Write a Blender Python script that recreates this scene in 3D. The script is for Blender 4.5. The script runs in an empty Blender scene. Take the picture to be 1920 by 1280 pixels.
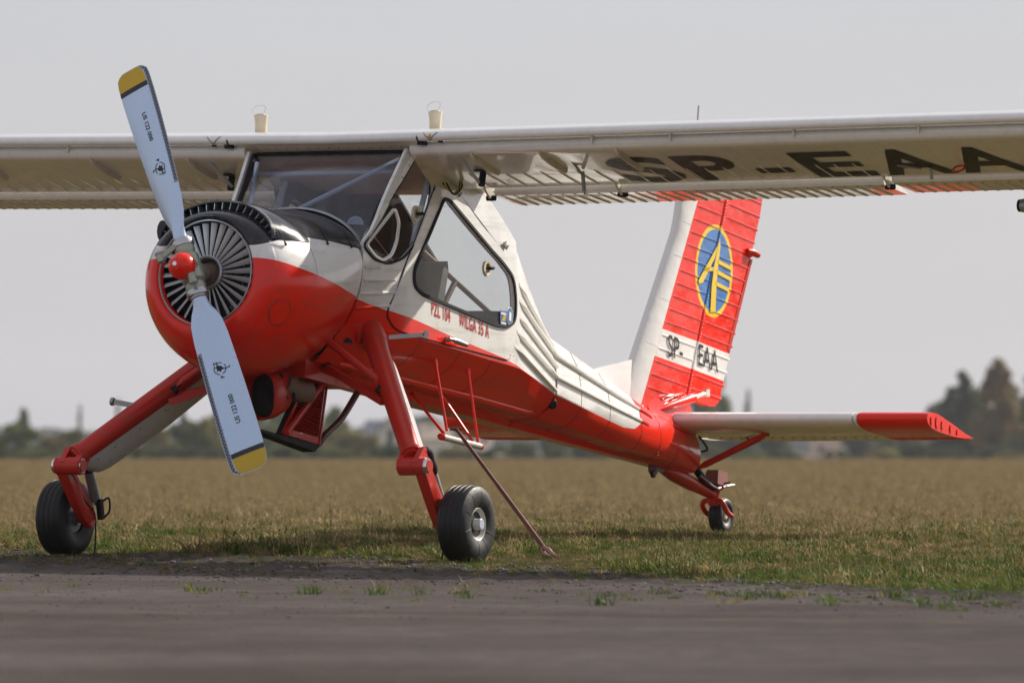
import bpy, bmesh, math, random
from mathutils import Vector, Matrix
random.seed(7)
C = bpy.context.scene.collection
PI = math.pi

# ------------------------------------------------------------------ camera, world, sun, exposure
sc = bpy.context.scene
cam_d = bpy.data.cameras.new('camera'); cam = bpy.data.objects.new('camera', cam_d); C.objects.link(cam)
cam_d.sensor_width = 36.0; cam_d.lens = 300.0
cam_d.clip_start = 0.5; cam_d.clip_end = 20000
cam.location = (0, 0, 0.727)
cam.rotation_euler = (PI/2 + math.atan(195/16000), 0, 0)
cam_d.dof.use_dof = True; cam_d.dof.focus_distance = 53.2; cam_d.dof.aperture_fstop = 5.0
sc.camera = cam

SUN = Vector((1.20, 1.01, 1.0)).normalized()          # towards the sun
el = math.asin(SUN.z); az = math.atan2(SUN.x, SUN.y)
world = bpy.data.worlds.new('World'); sc.world = world; world.use_nodes = True
wn = world.node_tree; wn.nodes.clear()
wo = wn.nodes.new('ShaderNodeOutputWorld'); wb = wn.nodes.new('ShaderNodeBackground')
sky = wn.nodes.new('ShaderNodeTexSky'); sky.sky_type = 'NISHITA'; sky.sun_disc = False
sky.sun_elevation = el; sky.sun_rotation = az
sky.air_density = 1.0; sky.dust_density = 1.2; sky.ozone_density = 3.0; sky.altitude = 100
hs = wn.nodes.new('ShaderNodeHueSaturation'); hs.inputs['Saturation'].default_value = 0.8
hz_mix = wn.nodes.new('ShaderNodeMix'); hz_mix.data_type = 'RGBA'       # bright even haze veil over the clear sky
hz_mix.inputs[0].default_value = 0.72; hz_mix.inputs[7].default_value = (5.5, 5.38, 5.9, 1)
wn.links.new(sky.outputs[0], hs.inputs['Color']); wn.links.new(hs.outputs[0], hz_mix.inputs[6]); 
wtc = wn.nodes.new('ShaderNodeTexCoord'); wmp = wn.nodes.new('ShaderNodeMapping'); wmp.inputs['Scale'].default_value = (6, 6, 30)
wnz = wn.nodes.new('ShaderNodeTexNoise'); wnz.inputs['Scale'].default_value = 2.2; wnz.inputs['Detail'].default_value = 5
wmr = wn.nodes.new('ShaderNodeMapRange'); wmr.inputs[3].default_value = .955; wmr.inputs[4].default_value = 1.045
wmx = wn.nodes.new('ShaderNodeMix'); wmx.data_type = 'RGBA'; wmx.blend_type = 'MULTIPLY'; wmx.inputs[0].default_value = 1.0
wn.links.new(wtc.outputs['Generated'], wmp.inputs[0]); wn.links.new(wmp.outputs[0], wnz.inputs['Vector']); wn.links.new(wnz.outputs['Fac'], wmr.inputs[0])
wn.links.new(hz_mix.outputs[2], wmx.inputs[6]); wn.links.new(wmr.outputs[0], wmx.inputs[7]); wn.links.new(wmx.outputs[2], wb.inputs['Color'])
wb.inputs['Strength'].default_value = 0.068
wn.links.new(wb.outputs[0], wo.inputs[0])
sun_d = bpy.data.lights.new('sun', 'SUN'); sun_d.energy = 4.3; sun_d.angle = math.radians(0.6); sun_d.color = (1.0, 0.93, 0.82)
sun = bpy.data.objects.new('sun', sun_d); C.objects.link(sun)
sun.rotation_euler = SUN.to_track_quat('Z', 'Y').to_euler(); sun.location = (30, 30, 40)
sc.view_settings.view_transform = 'Standard'; sc.view_settings.look = 'None'
sc.view_settings.gamma = 1.0; sc.view_settings.use_curve_mapping = False
sc.view_settings.exposure = 0.7
sc.render.engine = 'CYCLES'
sc.cycles.max_bounces = 10; sc.cycles.transparent_max_bounces = 24; sc.cycles.use_denoising = True

# ------------------------------------------------------------------ materials
def nt(name):
    m = bpy.data.materials.new(name); m.use_nodes = True
    t = m.node_tree; b = t.nodes['Principled BSDF']
    return m, t, b
def mth(t, op, a, b=None, c=None):
    n = t.nodes.new('ShaderNodeMath'); n.operation = op
    for i, v in enumerate((a, b, c)):
        if v is None: continue
        if isinstance(v, (int, float)): n.inputs[i].default_value = v
        else: t.links.new(v, n.inputs[i])
    return n.outputs[0]
def mixc(t, f, a, b):
    n = t.nodes.new('ShaderNodeMix'); n.data_type = 'RGBA'
    for i, v in ((0, f), (6, a), (7, b)):
        if isinstance(v, (int, float)): n.inputs[i].default_value = v
        elif isinstance(v, tuple): n.inputs[i].default_value = (*v, 1) if len(v) == 3 else v
        else: t.links.new(v, n.inputs[i])
    return n.outputs[2]
def noise(t, scale, detail=4, rough=.55, vec=None, dist=0):
    n = t.nodes.new('ShaderNodeTexNoise'); n.inputs['Scale'].default_value = scale
    n.inputs['Detail'].default_value = detail; n.inputs['Roughness'].default_value = rough
    n.inputs['Distortion'].default_value = dist
    if vec is not None: t.links.new(vec, n.inputs['Vector'])
    return n.outputs['Fac']
def ramp(t, f, stops):
    n = t.nodes.new('ShaderNodeValToRGB'); t.links.new(f, n.inputs[0])
    e = n.color_ramp.elements
    while len(e) < len(stops): e.new(.5)
    for k, (p, c) in zip(e, stops): k.position = p; k.color = (*c, 1) if isinstance(c, tuple) else (c, c, c, 1)
    return n.outputs[0]
def objco(t):
    n = t.nodes.new('ShaderNodeTexCoord'); return n.outputs['Object']
def geopos(t):
    n = t.nodes.new('ShaderNodeNewGeometry'); return n.outputs['Position']
def finish(t, b, col, rough, metal=0, coat=0, wear=.12, bump=0.0, bscale=30, dirt=.0, dirtcol=(.09, .075, .05), spec=.5, rvar=.8, streak=0.0):
    """col: node output or tuple. adds faint variation of colour and gloss"""
    co = objco(t)
    nz = noise(t, 3.1, 6, .6, co)
    if isinstance(col, tuple):
        rgb = t.nodes.new('ShaderNodeRGB'); rgb.outputs[0].default_value = (*col, 1); col = rgb.outputs[0]
    hsv = t.nodes.new('ShaderNodeHueSaturation'); t.links.new(col, hsv.inputs['Color'])
    t.links.new(mth(t, 'MULTIPLY_ADD', nz, wear*2, 1-wear), hsv.inputs['Value'])
    out = hsv.outputs[0]
    if dirt:
        dn = noise(t, 9, 8, .7, co)
        f = ramp(t, dn, [(.52, 0.0), (.72, dirt)])
        out = mixc(t, f, out, dirtcol)
    if streak:      # grime drawn out along the airflow
        mp = t.nodes.new('ShaderNodeMapping'); t.links.new(co, mp.inputs[0]); mp.inputs['Scale'].default_value = (.55, 11, 11)
        out = mixc(t, ramp(t, noise(t, 1.6, 6, .62, mp.outputs[0]), [(.50, 0.0), (.75, streak)]), out, dirtcol)
    t.links.new(out, b.inputs['Base Color'])
    t.links.new(mth(t, 'MULTIPLY_ADD', noise(t, 14, 5, .6, co), rough*rvar, rough*(1-rvar/2)), b.inputs['Roughness'])
    b.inputs['Metallic'].default_value = metal; b.inputs['Specular IOR Level'].default_value = spec
    b.inputs['Coat Weight'].default_value = coat; b.inputs['Coat Roughness'].default_value = .04
    if bump:
        bp = t.nodes.new('ShaderNodeBump'); bp.inputs['Strength'].default_value = bump; bp.inputs['Distance'].default_value = .01
        t.links.new(noise(t, bscale, 3, .5, co), bp.inputs['Height']); t.links.new(bp.outputs[0], b.inputs['Normal'])
def mat(name, col, rough=.4, **k):
    m, t, b = nt(name); finish(t, b, col, rough, **k); return m

RED = (.82, .020, .007); WHT = (.76, .745, .715); BLK = (.012, .013, .017)
M = {}
M['red'] = mat('red_paint', RED, .22, coat=.3, spec=.25, wear=.14, bump=.05, bscale=8, dirt=.10)
M['redmatte'] = mat('red_paint_worn', (.50, .024, .012), .36, coat=.15, spec=.3, wear=.2, dirt=.35)
M['white'] = mat('white_paint', (.82, .80, .76), .18, coat=.8, wear=.05, bump=.10, bscale=6, dirt=.08, streak=.12)
M['whiteold'] = mat('white_paint_old', (.62, .58, .5), .35, coat=.2, wear=.12, dirt=.3)
M['cream'] = mat('cream_paint', (.62, .55, .42), .45, wear=.15, dirt=.35)
M['black'] = mat('black_paint', BLK, .18, coat=.4, spec=.25, wear=.3)
M['blackmatte'] = mat('black_rubber', (.010, .010, .011), .6, wear=.3, spec=.25)
M['dark'] = mat('dark_interior', (.03, .03, .034), .7, wear=.3)
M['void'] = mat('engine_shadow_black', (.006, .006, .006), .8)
M['steel'] = mat('bare_steel', (.5, .5, .5), .3, metal=1, wear=.2)
M['chrome'] = mat('polished_metal', (.75, .75, .76), .12, metal=1, wear=.1)
M['alu'] = mat('grey_metal', (.36, .37, .38), .38, metal=.7, wear=.25, dirt=.25)
M['louver'] = mat('louver_metal', (.58, .59, .61), .42, metal=.3, wear=.25, dirt=.2)
M['hub'] = mat('hub_green_metal', (.36, .38, .31), .35, metal=.45, wear=.25, dirt=.3)
M['blade'] = mat('blade_sky_tinted_silver', (.56, .70, .90), .28, metal=.3, coat=.15, wear=.05, rvar=.25)  # blue of the reflected sky is put into the silver base colour
M['bladeedge'] = mat('blade_edge_metal', (.24, .26, .31), .4, metal=.6, wear=.15)
M['yellow'] = mat('yellow_paint', (.62, .40, .012), .4, coat=.1)
M['navy'] = mat('dark_blue_paint', (.012, .016, .028), .4, coat=.1)
M['ink'] = mat('black_lettering', (.008, .008, .009), .45)
M['redink'] = mat('red_lettering', (.5, .012, .012), .3, coat=.3)
M['blue'] = mat('blue_paint', (.08, .19, .42), .3, coat=.4)
M['tubegrey'] = mat('grey_tube_paint', (.45, .5, .58), .4, wear=.1)
M['tubebrown'] = mat('brown_tube_paint', (.12, .05, .04), .45)
M['lining'] = mat('brown_cabin_lining', (.036, .032, .031), .8, wear=.3)
M['seat'] = mat('grey_seat_fabric', (.05, .055, .055), .85, wear=.2, bump=.2, bscale=60)
M['rust'] = mat('dark_red_tube', (.075, .018, .014), .4, wear=.3, coat=.2)
M['exhaust'] = mat('burnt_exhaust', (.045, .042, .04), .65, metal=.4, dirt=.5, dirtcol=(.3, .28, .25))
M['brownduct'] = mat('brown_duct', (.16, .11, .08), .55, wear=.3)
M['tyre'] = mat('tyre_rubber', (.013, .013, .0135), .5, wear=.3, bump=.12, bscale=40, dirt=.25, dirtcol=(.04, .036, .03), spec=.35)
M['rim'] = mat('rim_white', (.6, .58, .54), .4, wear=.1, dirt=.55, dirtcol=(.14, .07, .04))
M['sticker'] = mat('blue_sticker', (.02, .12, .35), .3, coat=.4)

def curve_gt(t, x, pts, y, x0, x1, y0, y1):
    """1 where y is above the piecewise curve through pts"""
    u = mth(t, 'DIVIDE', mth(t, 'SUBTRACT', x, x0), x1-x0)
    n = t.nodes.new('ShaderNodeFloatCurve'); t.links.new(u, n.inputs['Value'])
    cv = n.mapping.curves[0]
    pp = [((a-x0)/(x1-x0), (z-y0)/(y1-y0)) for a, z in pts]
    while len(cv.points) < len(pp): cv.points.new(.5, .5)
    for k, (px, py) in zip(cv.points, pp): k.location = (px, py); k.handle_type = 'VECTOR'
    n.mapping.update()
    yy = mth(t, 'MULTIPLY_ADD', n.outputs[0], y1-y0, y0)
    return mth(t, 'GREATER_THAN', y, yy)
STRIPE = [(-2, 1.97), (-1.45, 1.878), (-1.26, 1.825), (-.72, 1.695), (-.4, 1.645), (-.08, 1.578), (.625, 1.432), (1.436, 1.283), (1.62, 1.245),
          (2.41, 1.062), (3.25, .925), (3.72, .848), (3.92, .84), (4.04, .88), (4.10, 1.4), (4.2, 2.9), (6, 2.9)]
BLACKTOP = [(-2, 1.9), (-1.5, 1.965), (-1.18, 2.035), (-.78, 2.0), (-.45, 1.955), (-.30, 2.9), (6, 2.9)]
def livery(name, black=False):
    m, t, b = nt(name); co = objco(t)
    s = t.nodes.new('ShaderNodeSeparateXYZ'); t.links.new(co, s.inputs[0])
    f = curve_gt(t, s.outputs[0], STRIPE, s.outputs[2], -2, 6, 0, 3)
    col = mixc(t, f, RED, WHT)
    if black:
        g = curve_gt(t, s.outputs[0], BLACKTOP, s.outputs[2], -2, 6, 0, 3)
        col = mixc(t, g, col, BLK)
    finish(t, b, col, .2, coat=.35, spec=.3, wear=.12, bump=.22, bscale=5.5, dirt=.14, streak=.32)
    return m
M['livery'] = livery('red_white_livery'); M['cowl'] = livery('cowl_livery', True)
def fin_paint():
    m, t, b = nt('fin_livery'); co = objco(t)
    s = t.nodes.new('ShaderNodeSeparateXYZ'); t.links.new(co, s.inputs[0]); x, z = s.outputs[0], s.outputs[2]
    front = mth(t, 'LESS_THAN', mth(t, 'MULTIPLY_ADD', z, -.635, x), 4.415-1.05*.635)
    v = mth(t, 'MULTIPLY_ADD', x, .14, z)
    band = mth(t, 'MULTIPLY', mth(t, 'GREATER_THAN', v, 1.985), mth(t, 'LESS_THAN', v, 2.187))
    w = mth(t, 'MAXIMUM', front, band)
    d = mth(t, 'SQRT', mth(t, 'ADD', mth(t, 'POWER', mth(t, 'SUBTRACT', x, 5.572), 2.0), mth(t, 'POWER', mth(t, 'SUBTRACT', z, 1.936), 2.0)))
    col = mixc(t, w, RED, WHT)
    col = mixc(t, mth(t, 'LESS_THAN', d, .322), col, (.80, .56, .015))
    col = mixc(t, mth(t, 'LESS_THAN', d, .288), col, (.06, .19, .48))
    finish(t, b, col, .15, coat=.3, spec=.3, wear=.06, bump=.6, bscale=6.5, dirt=.05)
    return m
M['fin'] = fin_paint()
def glass(name, tint, refl=1.0, rough=.0, painted_glare=0.0):
    m = bpy.data.materials.new(name); m.use_nodes = True; t = m.node_tree; t.nodes.clear()
    o = t.nodes.new('ShaderNodeOutputMaterial'); tr = t.nodes.new('ShaderNodeBsdfTransparent'); gl = t.nodes.new('ShaderNodeBsdfGlossy')
    tr.inputs[0].default_value = (*tint, 1); gl.inputs['Roughness'].default_value = rough
    ge = t.nodes.new('ShaderNodeNewGeometry'); dp = t.nodes.new('ShaderNodeVectorMath'); dp.operation = 'DOT_PRODUCT'
    t.links.new(ge.outputs['Incoming'], dp.inputs[0]); t.links.new(ge.outputs['Normal'], dp.inputs[1])
    k = mth(t, 'POWER', mth(t, 'SUBTRACT', 1.0, mth(t, 'ABSOLUTE', dp.outputs['Value'])), 5.0)
    fr = mth(t, 'MULTIPLY_ADD', k, .96, .04)      # Schlick, the same from either face of the pane
    mx = t.nodes.new('ShaderNodeMixShader')
    t.links.new(mth(t, 'MULTIPLY', fr, refl), mx.inputs[0]); t.links.new(tr.outputs[0], mx.inputs[1]); t.links.new(gl.outputs[0], mx.inputs[2])
    out = mx.outputs[0]
    if painted_glare:      # dusty perspex with sky-reflection streaks painted in as diffuse colour
        co = objco(t); mp = t.nodes.new('ShaderNodeMapping'); t.links.new(co, mp.inputs[0]); mp.inputs['Scale'].default_value = (2, 2.5, 2); mp.inputs['Rotation'].default_value = (.5, .2, .6)
        nz = noise(t, 2.6, 5, .55, mp.outputs[0], .8); df = t.nodes.new('ShaderNodeBsdfDiffuse'); df.inputs[0].default_value = (.52, .56, .63, 1); tl = t.nodes.new('ShaderNodeBsdfTranslucent'); tl.inputs[0].default_value = (.52, .56, .63, 1)
        ad = t.nodes.new('ShaderNodeMixShader'); ad.inputs[0].default_value = .5; t.links.new(df.outputs[0], ad.inputs[1]); t.links.new(tl.outputs[0], ad.inputs[2])
        m2 = t.nodes.new('ShaderNodeMixShader'); t.links.new(ramp(t, nz, [(.36, .15*painted_glare), (.5, .4*painted_glare), (.66, painted_glare)]), m2.inputs[0]); t.links.new(out, m2.inputs[1]); t.links.new(ad.outputs[0], m2.inputs[2]); out = m2.outputs[0]
    t.links.new(out, o.inputs[0]); return m
M['glass'] = glass('window_glass', (.95, .96, .96), .6, 0, .02)
M['wsglass'] = glass('windshield_glass', (.84, .86, .90), 1.2, .02, .10)
M['emblem'] = mat('emblem_yellow', (.80, .56, .015), .3, coat=.4)

# ------------------------------------------------------------------ mesh helpers.  aircraft frame: a aft, l to the aircraft's left, z up
def P(a, l, z): return Vector((a, -l, z))
def link(name, me, m, parent=None, angle=35):
    o = bpy.data.objects.new(name, me); C.objects.link(o)
    if m is not None and not me.materials: me.materials.append(m)
    if parent is not None: o.parent = parent
    return o
def fin_mesh(name, bm, m=None, smooth=True, angle=38, recalc=True):
    if recalc: bmesh.ops.recalc_face_normals(bm, faces=bm.faces)
    me = bpy.data.meshes.new(name); bm.to_mesh(me); bm.free()
    if smooth:
        for p in me.polygons: p.use_smooth = True
        me.set_sharp_from_angle(angle=math.radians(angle))
    if m: me.materials.append(m)
    return me
def obj(name, bm, m, parent=None, smooth=True, angle=38):
    return link(name, fin_mesh(name, bm, m, smooth, angle), m, parent)
def loft(bm, rings, closed=True, caps=(True, True)):
    vs = [[bm.verts.new(p) for p in r] for r in rings]; n = len(rings[0])
    for i in range(len(vs)-1):
        for j in range(n if closed else n-1):
            k = (j+1) % n
            try: bm.faces.new((vs[i][j], vs[i][k], vs[i+1][k], vs[i+1][j]))
            except ValueError: pass
    if closed:
        if caps[0]: bm.faces.new(vs[0])
        if caps[1]: bm.faces.new(vs[-1])
    return vs
def frame_of(d):
    d = d.normalized(); u = d.cross(Vector((0, 0, 1)))
    if u.length < .05: u = d.cross(Vector((1, 0, 0)))
    u.normalize(); return u, d.cross(u).normalized()
def tube(bm, pts, r, n=12, caps=True):
    pts = [Vector(p) for p in pts]; rs = r if isinstance(r, (list, tuple)) else [r]*len(pts)
    rings = []; pu = None
    for i, p in enumerate(pts):
        d = (pts[min(i+1, len(pts)-1)]-pts[max(i-1, 0)]).normalized()
        if pu is None: u, v = frame_of(d)
        else:
            u = (pu-d*pu.dot(d)).normalized(); v = d.cross(u)
        pu = u
        rings.append([p+(u*math.cos(2*PI*k/n)+v*math.sin(2*PI*k/n))*rs[i] for k in range(n)])
    loft(bm, rings, True, (caps, caps))
def lathe(bm, c, axis, prof, n=32, ref=None):
    """prof: list of (distance along axis, radius) from centre c"""
    axis = Vector(axis).normalized(); u, v = frame_of(axis); c = Vector(c)
    rings = [[c+axis*s+(u*math.cos(2*PI*k/n)+v*math.sin(2*PI*k/n))*max(r, 1e-4) for k in range(n)] for s, r in prof]
    loft(bm, rings, True, (prof[0][1] > 1e-3 or True, True))
def box(bm, c, size, rot=None, taper=1.0):
    c = Vector(c); R = rot or Matrix.Identity(3); sx, sy, sz = [s/2 for s in size]
    ps = []
    for z in (-1, 1):
        k = taper if z > 0 else 1
        for x, y in ((-1, -1), (1, -1), (1, 1), (-1, 1)): ps.append(c+R @ Vector((x*sx*k, y*sy*k, z*sz)))
    vs = [bm.verts.new(p) for p in ps]
    for f in ((3, 2, 1, 0), (4, 5, 6, 7), (0, 1, 5, 4), (1, 2, 6, 5), (2, 3, 7, 6), (3, 0, 4, 7)): bm.faces.new([vs[i] for i in f])
def bar(bm, p, q, w, h, up=(0, 0, 1), bevel=0):
    p = Vector(p); q = Vector(q); d = (q-p).normalized(); u = Vector(up); s = d.cross(u).normalized(); u = s.cross(d)
    rings = [[e+s*(w/2*a)+u*(h/2*b) for a, b in ((-1, -1), (1, -1), (1, 1), (-1, 1))] for e in (p, q)]
    loft(bm, rings)
def catmull(pts, n=6, closed=True):
    out = []; m = len(pts)
    for i in range(m if closed else m-1):
        g = lambda k: Vector(pts[k % m] if closed else pts[min(max(k, 0), m-1)])
        p0, p1, p2, p3 = g(i-1), g(i), g(i+1), g(i+2)
        for j in range(n):
            t = j/n
            out.append(.5*((2*p1)+(p2-p0)*t+(2*p0-5*p1+4*p2-p3)*t*t+(3*p1-p0-3*p2+p3)*t*t*t))
    if not closed: out.append(Vector(pts[-1]))
    return [tuple(v) for v in out]
def roundpoly(pts, r, n=5):
    out = []; m = len(pts)
    for i in range(m):
        p0, p1, p2 = Vector(pts[i-1]), Vector(pts[i]), Vector(pts[(i+1) % m])
        d0, d2 = (p0-p1), (p2-p1); rr = r[i] if isinstance(r, (list, tuple)) else r
        k = min(rr, d0.length*.45, d2.length*.45)
        A, B = p1+d0.normalized()*k, p1+d2.normalized()*k
        for j in range(n+1):
            t = j/n; out.append(tuple((1-t)**2*A+2*t*(1-t)*p1+t*t*B))
    return out
def area2(p): return sum(p[i-1][0]*p[i][1]-p[i][0]*p[i-1][1] for i in range(len(p)))/2
def fill2(outline, holes=(), step=.12):
    """flat triangulation of outline with holes, cut by a grid so that it can be bent -> verts2d, faces"""
    bm = bmesh.new()
    loops = [outline, *holes]; es = []
    for lp in loops:
        vs = [bm.verts.new((x, y, 0)) for x, y in lp]
        for i in range(len(vs)): es.append(bm.edges.new((vs[i-1], vs[i])))
    bmesh.ops.triangle_fill(bm, use_beauty=True, edges=es, normal=(0, 0, 1))
    if step:
        for ax in (0, 1):
            lo = min(p[ax] for p in outline); hi = max(p[ax] for p in outline)
            k = math.ceil(lo/step)*step
            while k < hi-1e-4:
                no = (1, 0, 0) if ax == 0 else (0, 1, 0)
                bmesh.ops.bisect_plane(bm, geom=bm.verts[:]+bm.edges[:]+bm.faces[:], plane_co=(k if ax == 0 else 0, k if ax else 0, 0), plane_no=no)
                k += step
    bm.verts.index_update()
    V = [tuple(v.co[:2]) for v in bm.verts]; Fc = [[v.index for v in f.verts] for f in bm.faces]; bm.free()
    return V, Fc
def panel(bm, outline, holes, fmap, thick, step=.12):
    """fmap(x, y, d) -> 3D point at depth d (0 outer face, thick inner face)"""
    V, Fc = fill2(outline, holes, step)
    A = [bm.verts.new(fmap(x, y, 0)) for x, y in V]
    if thick == 0:
        for f in Fc: bm.faces.new([A[i] for i in f])
        return
    B = [bm.verts.new(fmap(x, y, thick)) for x, y in V]
    cnt = {}
    for f in Fc:
        for i in range(len(f)):
            a, b = f[i-1], f[i]; cnt.setdefault((min(a, b), max(a, b)), []).append((a, b))
    for f in Fc:
        bm.faces.new([A[i] for i in f]); bm.faces.new([B[i] for i in reversed(f)])
    for k, l in cnt.items():
        if len(l) == 1:
            a, b = l[0]; bm.faces.new((A[b], A[a], B[a], B[b]))
def loop_strip(bm, loop, fmap, w, h):
    """a raised rubber/metal bead of width w and height h that follows a closed 2D loop"""
    n = len(loop); sgn = 1 if area2(loop) > 0 else -1
    rings = []
    for i in range(n):
        p = Vector(loop[i]); d = (Vector(loop[(i+1) % n])-Vector(loop[i-1]))
        if d.length < 1e-6: d = Vector((1, 0))
        d.normalize(); nn = Vector((d.y, -d.x))*sgn
        o = p+nn*w/2; q = p-nn*w/2
        rings.append([fmap(q.x, q.y, .002), fmap(q.x*.8+p.x*.2, q.y*.8+p.y*.2, -h), fmap(o.x*.8+p.x*.2, o.y*.8+p.y*.2, -h), fmap(o.x, o.y, .002)])
    rings.append(rings[0])
    vs = [[bm.verts.new(p) for p in r] for r in rings[:-1]]; vs.append(vs[0])
    for i in range(n):
        for j in range(4):
            k = (j+1) % 4; bm.faces.new((vs[i][j], vs[i][k], vs[i+1][k], vs[i+1][j]))
def text2(body, size, bold=0.0, sx=1.0, shear=0.0, align='LEFT', space=1.0):
    cu = bpy.data.curves.new('lettering', 'FONT'); cu.body = body; cu.size = size; cu.offset = bold; cu.shear = shear; cu.align_x = align; cu.space_character = space; cu.resolution_u = 4
    o = bpy.data.objects.new('lettering', cu); C.objects.link(o)
    bpy.context.view_layer.update()
    me = o.evaluated_get(bpy.context.evaluated_depsgraph_get()).to_mesh()
    V = [(v.co.x*sx, v.co.y) for v in me.vertices]; Fc = [list(p.vertices) for p in me.polygons]
    bpy.data.objects.remove(o); bpy.data.curves.remove(cu)
    return V, Fc
def text_obj(name, body, size, fmap, m, parent, bold=0, sx=1, shear=0, align='LEFT', step=.04, space=1.0):
    V, Fc = text2(body, size, bold, sx, shear, align, space)
    bm = bmesh.new(); vs = [bm.verts.new((x, y, 0)) for x, y in V]
    for f in Fc:
        try: bm.faces.new([vs[i] for i in f])
        except ValueError: pass
    lo = [min(v[i] for v in V) for i in (0, 1)]; hi = [max(v[i] for v in V) for i in (0, 1)]
    for ax in (0, 1):
        k = lo[ax]+step
        while k < hi[ax]:
            bmesh.ops.bisect_plane(bm, geom=bm.verts[:]+bm.edges[:]+bm.faces[:], plane_co=(k if ax == 0 else 0, k if ax else 0, 0), plane_no=(1, 0, 0) if ax == 0 else (0, 1, 0))
            k += step
    for v in bm.verts: v.co = fmap(v.co.x, v.co.y, -.003)
    me = fin_mesh(name, bm, m, False, recalc=False)
    return link(name, me, m, parent)
def rivets(name, pts, r, m, parent):
    """pts: (point, normal). low domes, one joined mesh"""
    bm = bmesh.new()
    for p, nrm in pts:
        u, v = frame_of(nrm); p = Vector(p); nrm = nrm.normalized()
        ring = [bm.verts.new(p+(u*math.cos(PI*k/3)+v*math.sin(PI*k/3))*r-nrm*.001) for k in range(6)]
        top = bm.verts.new(p+nrm*r*.55)
        for k in range(6): bm.faces.new((ring[k], ring[(k+1) % 6], top))
    o = obj(name, bm, m, parent, True, 60); o['kind'] = 'stuff'; return o
def interp(x, pts):
    if x <= pts[0][0]: return pts[0][1]
    for (x0, y0), (x1, y1) in zip(pts, pts[1:]):
        if x <= x1: return y0+(y1-y0)*(x-x0)/(x1-x0)
    return pts[-1][1]
def thing(name, label, cat, loc=(0, 0, 0), rz=0, group=None):
    o = bpy.data.objects.new(name, None); C.objects.link(o); o.location = loc; o.rotation_euler = (0, 0, rz); o.empty_display_size = .2
    o['label'] = label; o['category'] = cat
    if group: o['group'] = group
    return o
def empty(name, parent):
    o = bpy.data.objects.new(name, None); C.objects.link(o); o.parent = parent; return o

# ------------------------------------------------------------------ setting: ground, tarmac, grass, far land
def gz(x, y):
    z = interp(y, [(0, -.05), (49.5, -.05), (51.0, -.035), (52.6, 0.0), (54.3, .028), (59.3, .115), (63, .12), (360, .12), (420, .02), (900, -2.0), (1500, -2.2), (2600, -2.0), (9000, 0)])
    return z
EDGE = [(-40, 62), (-8, 57.6), (-3.4, 55.0), (-1.6, 53.9), (-.4, 52.9), (.4, 51.4), (1.27, 49.3), (2.0, 46.8), (2.8, 44.2), (4, 42.0), (9, 37), (40, 25)]   # x -> y of the tarmac's edge
def edge(x): return interp(x, EDGE)
bm = bmesh.new()
ys = [-30, 0, 15, 25, 32, 38]+[40+.5*k for k in range(61)]+[72, 75, 80, 90, 105, 125, 150, 180, 220, 270, 320, 360, 380, 400, 420, 480, 560, 700, 900, 1200, 1500, 2000, 2600, 4000, 9000]
xs_ = [-1, -.6, -.35, -.22, -.15]+[-.12+.01*k for k in range(25)]+[.15, .22, .35, .6, 1]
loft(bm, [[(x*(max(abs(y), 20)*1.0+20), y, gz(x, y)) for x in xs_] for y in ys], False)
m, t, b = nt('dry_grass_ground'); gp = geopos(t)
mp = t.nodes.new('ShaderNodeMapping'); t.links.new(gp, mp.inputs[0]); mp.inputs['Scale'].default_value = (1, .35, 1)
n1 = noise(t, .9, 6, .65, mp.outputs[0]); n2 = noise(t, 14, 5, .7, gp); n3 = noise(t, .06, 4, .6, mp.outputs[0])
c = ramp(t, n1, [(.3, (.11, .085, .030)), (.5, (.175, .130, .052)), (.7, (.23, .168, .070))])
c = mixc(t, ramp(t, n2, [(.35, .55), (.65, 0.0)]), c, (.10, .080, .030))
c = mixc(t, ramp(t, n3, [(.42, .0), (.6, .5)]), c, (.15, .115, .045))
t.links.new(c, b.inputs["Base Color"]); b.inputs["Roughness"].default_value = .95; b.inputs["Specular IOR Level"].default_value = .02; b.inputs["Diffuse Roughness"].default_value = 1.0
bp = t.nodes.new('ShaderNodeBump'); bp.inputs['Strength'].default_value = .8; bp.inputs['Distance'].default_value = .08; t.links.new(n2, bp.inputs['Height']); t.links.new(bp.outputs[0], b.inputs['Normal'])
g = obj('ground', bm, m, None); g['kind'] = 'structure'
# tarmac sheet
bm = bmesh.new(); rows_ = []
def wob(x): return .25*math.sin(x*5.1)+.16*math.sin(x*11.7+1)+.1*math.sin(x*23+2)
xs2 = [-40, -25, -15, -10, -7]+[-5+.05*k for k in range(201)]+[7, 10, 15, 25, 40]
rt = random.Random(21)
for d in [70, 45, 30, 20, 14, 10]+[8-.2*k for k in range(41)]:       # metres in from the edge
    rw_ = []
    for x in xs2:
        y = edge(x)+(wob(x) if abs(x) < 5.5 else 0)-d; br = max(0, 1-d/5.5)
        rw_.append((x, y, .004+gz(x, y)+br*(rt.gauss(0, .010)+.009*math.sin(x*3+y*1.3))))
    rows_.append(rw_)
loft(bm, rows_, False)
m, t, b = nt('worn_tarmac'); gp = geopos(t)
mp = t.nodes.new('ShaderNodeMapping'); t.links.new(gp, mp.inputs[0]); mp.inputs['Scale'].default_value = (.45, .40, 1)
n1 = noise(t, .75, 5, .6, mp.outputs[0]); n2 = noise(t, 90, 4, .7, gp); n3 = noise(t, 7, 6, .6, gp)
c = ramp(t, n1, [(.34, (.19, .148, .126)), (.5, (.28, .230, .205)), (.66, (.36, .305, .275))])
c = mixc(t, ramp(t, n3, [(.45, 0.0), (.62, .5)]), c, (.125, .10, .088))
c = mixc(t, ramp(t, n2, [(.4, .6), (.6, .0)]), c, (.10, .085, .076))
at = t.nodes.new('ShaderNodeAttribute'); at.attribute_name = 'verge'
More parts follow.
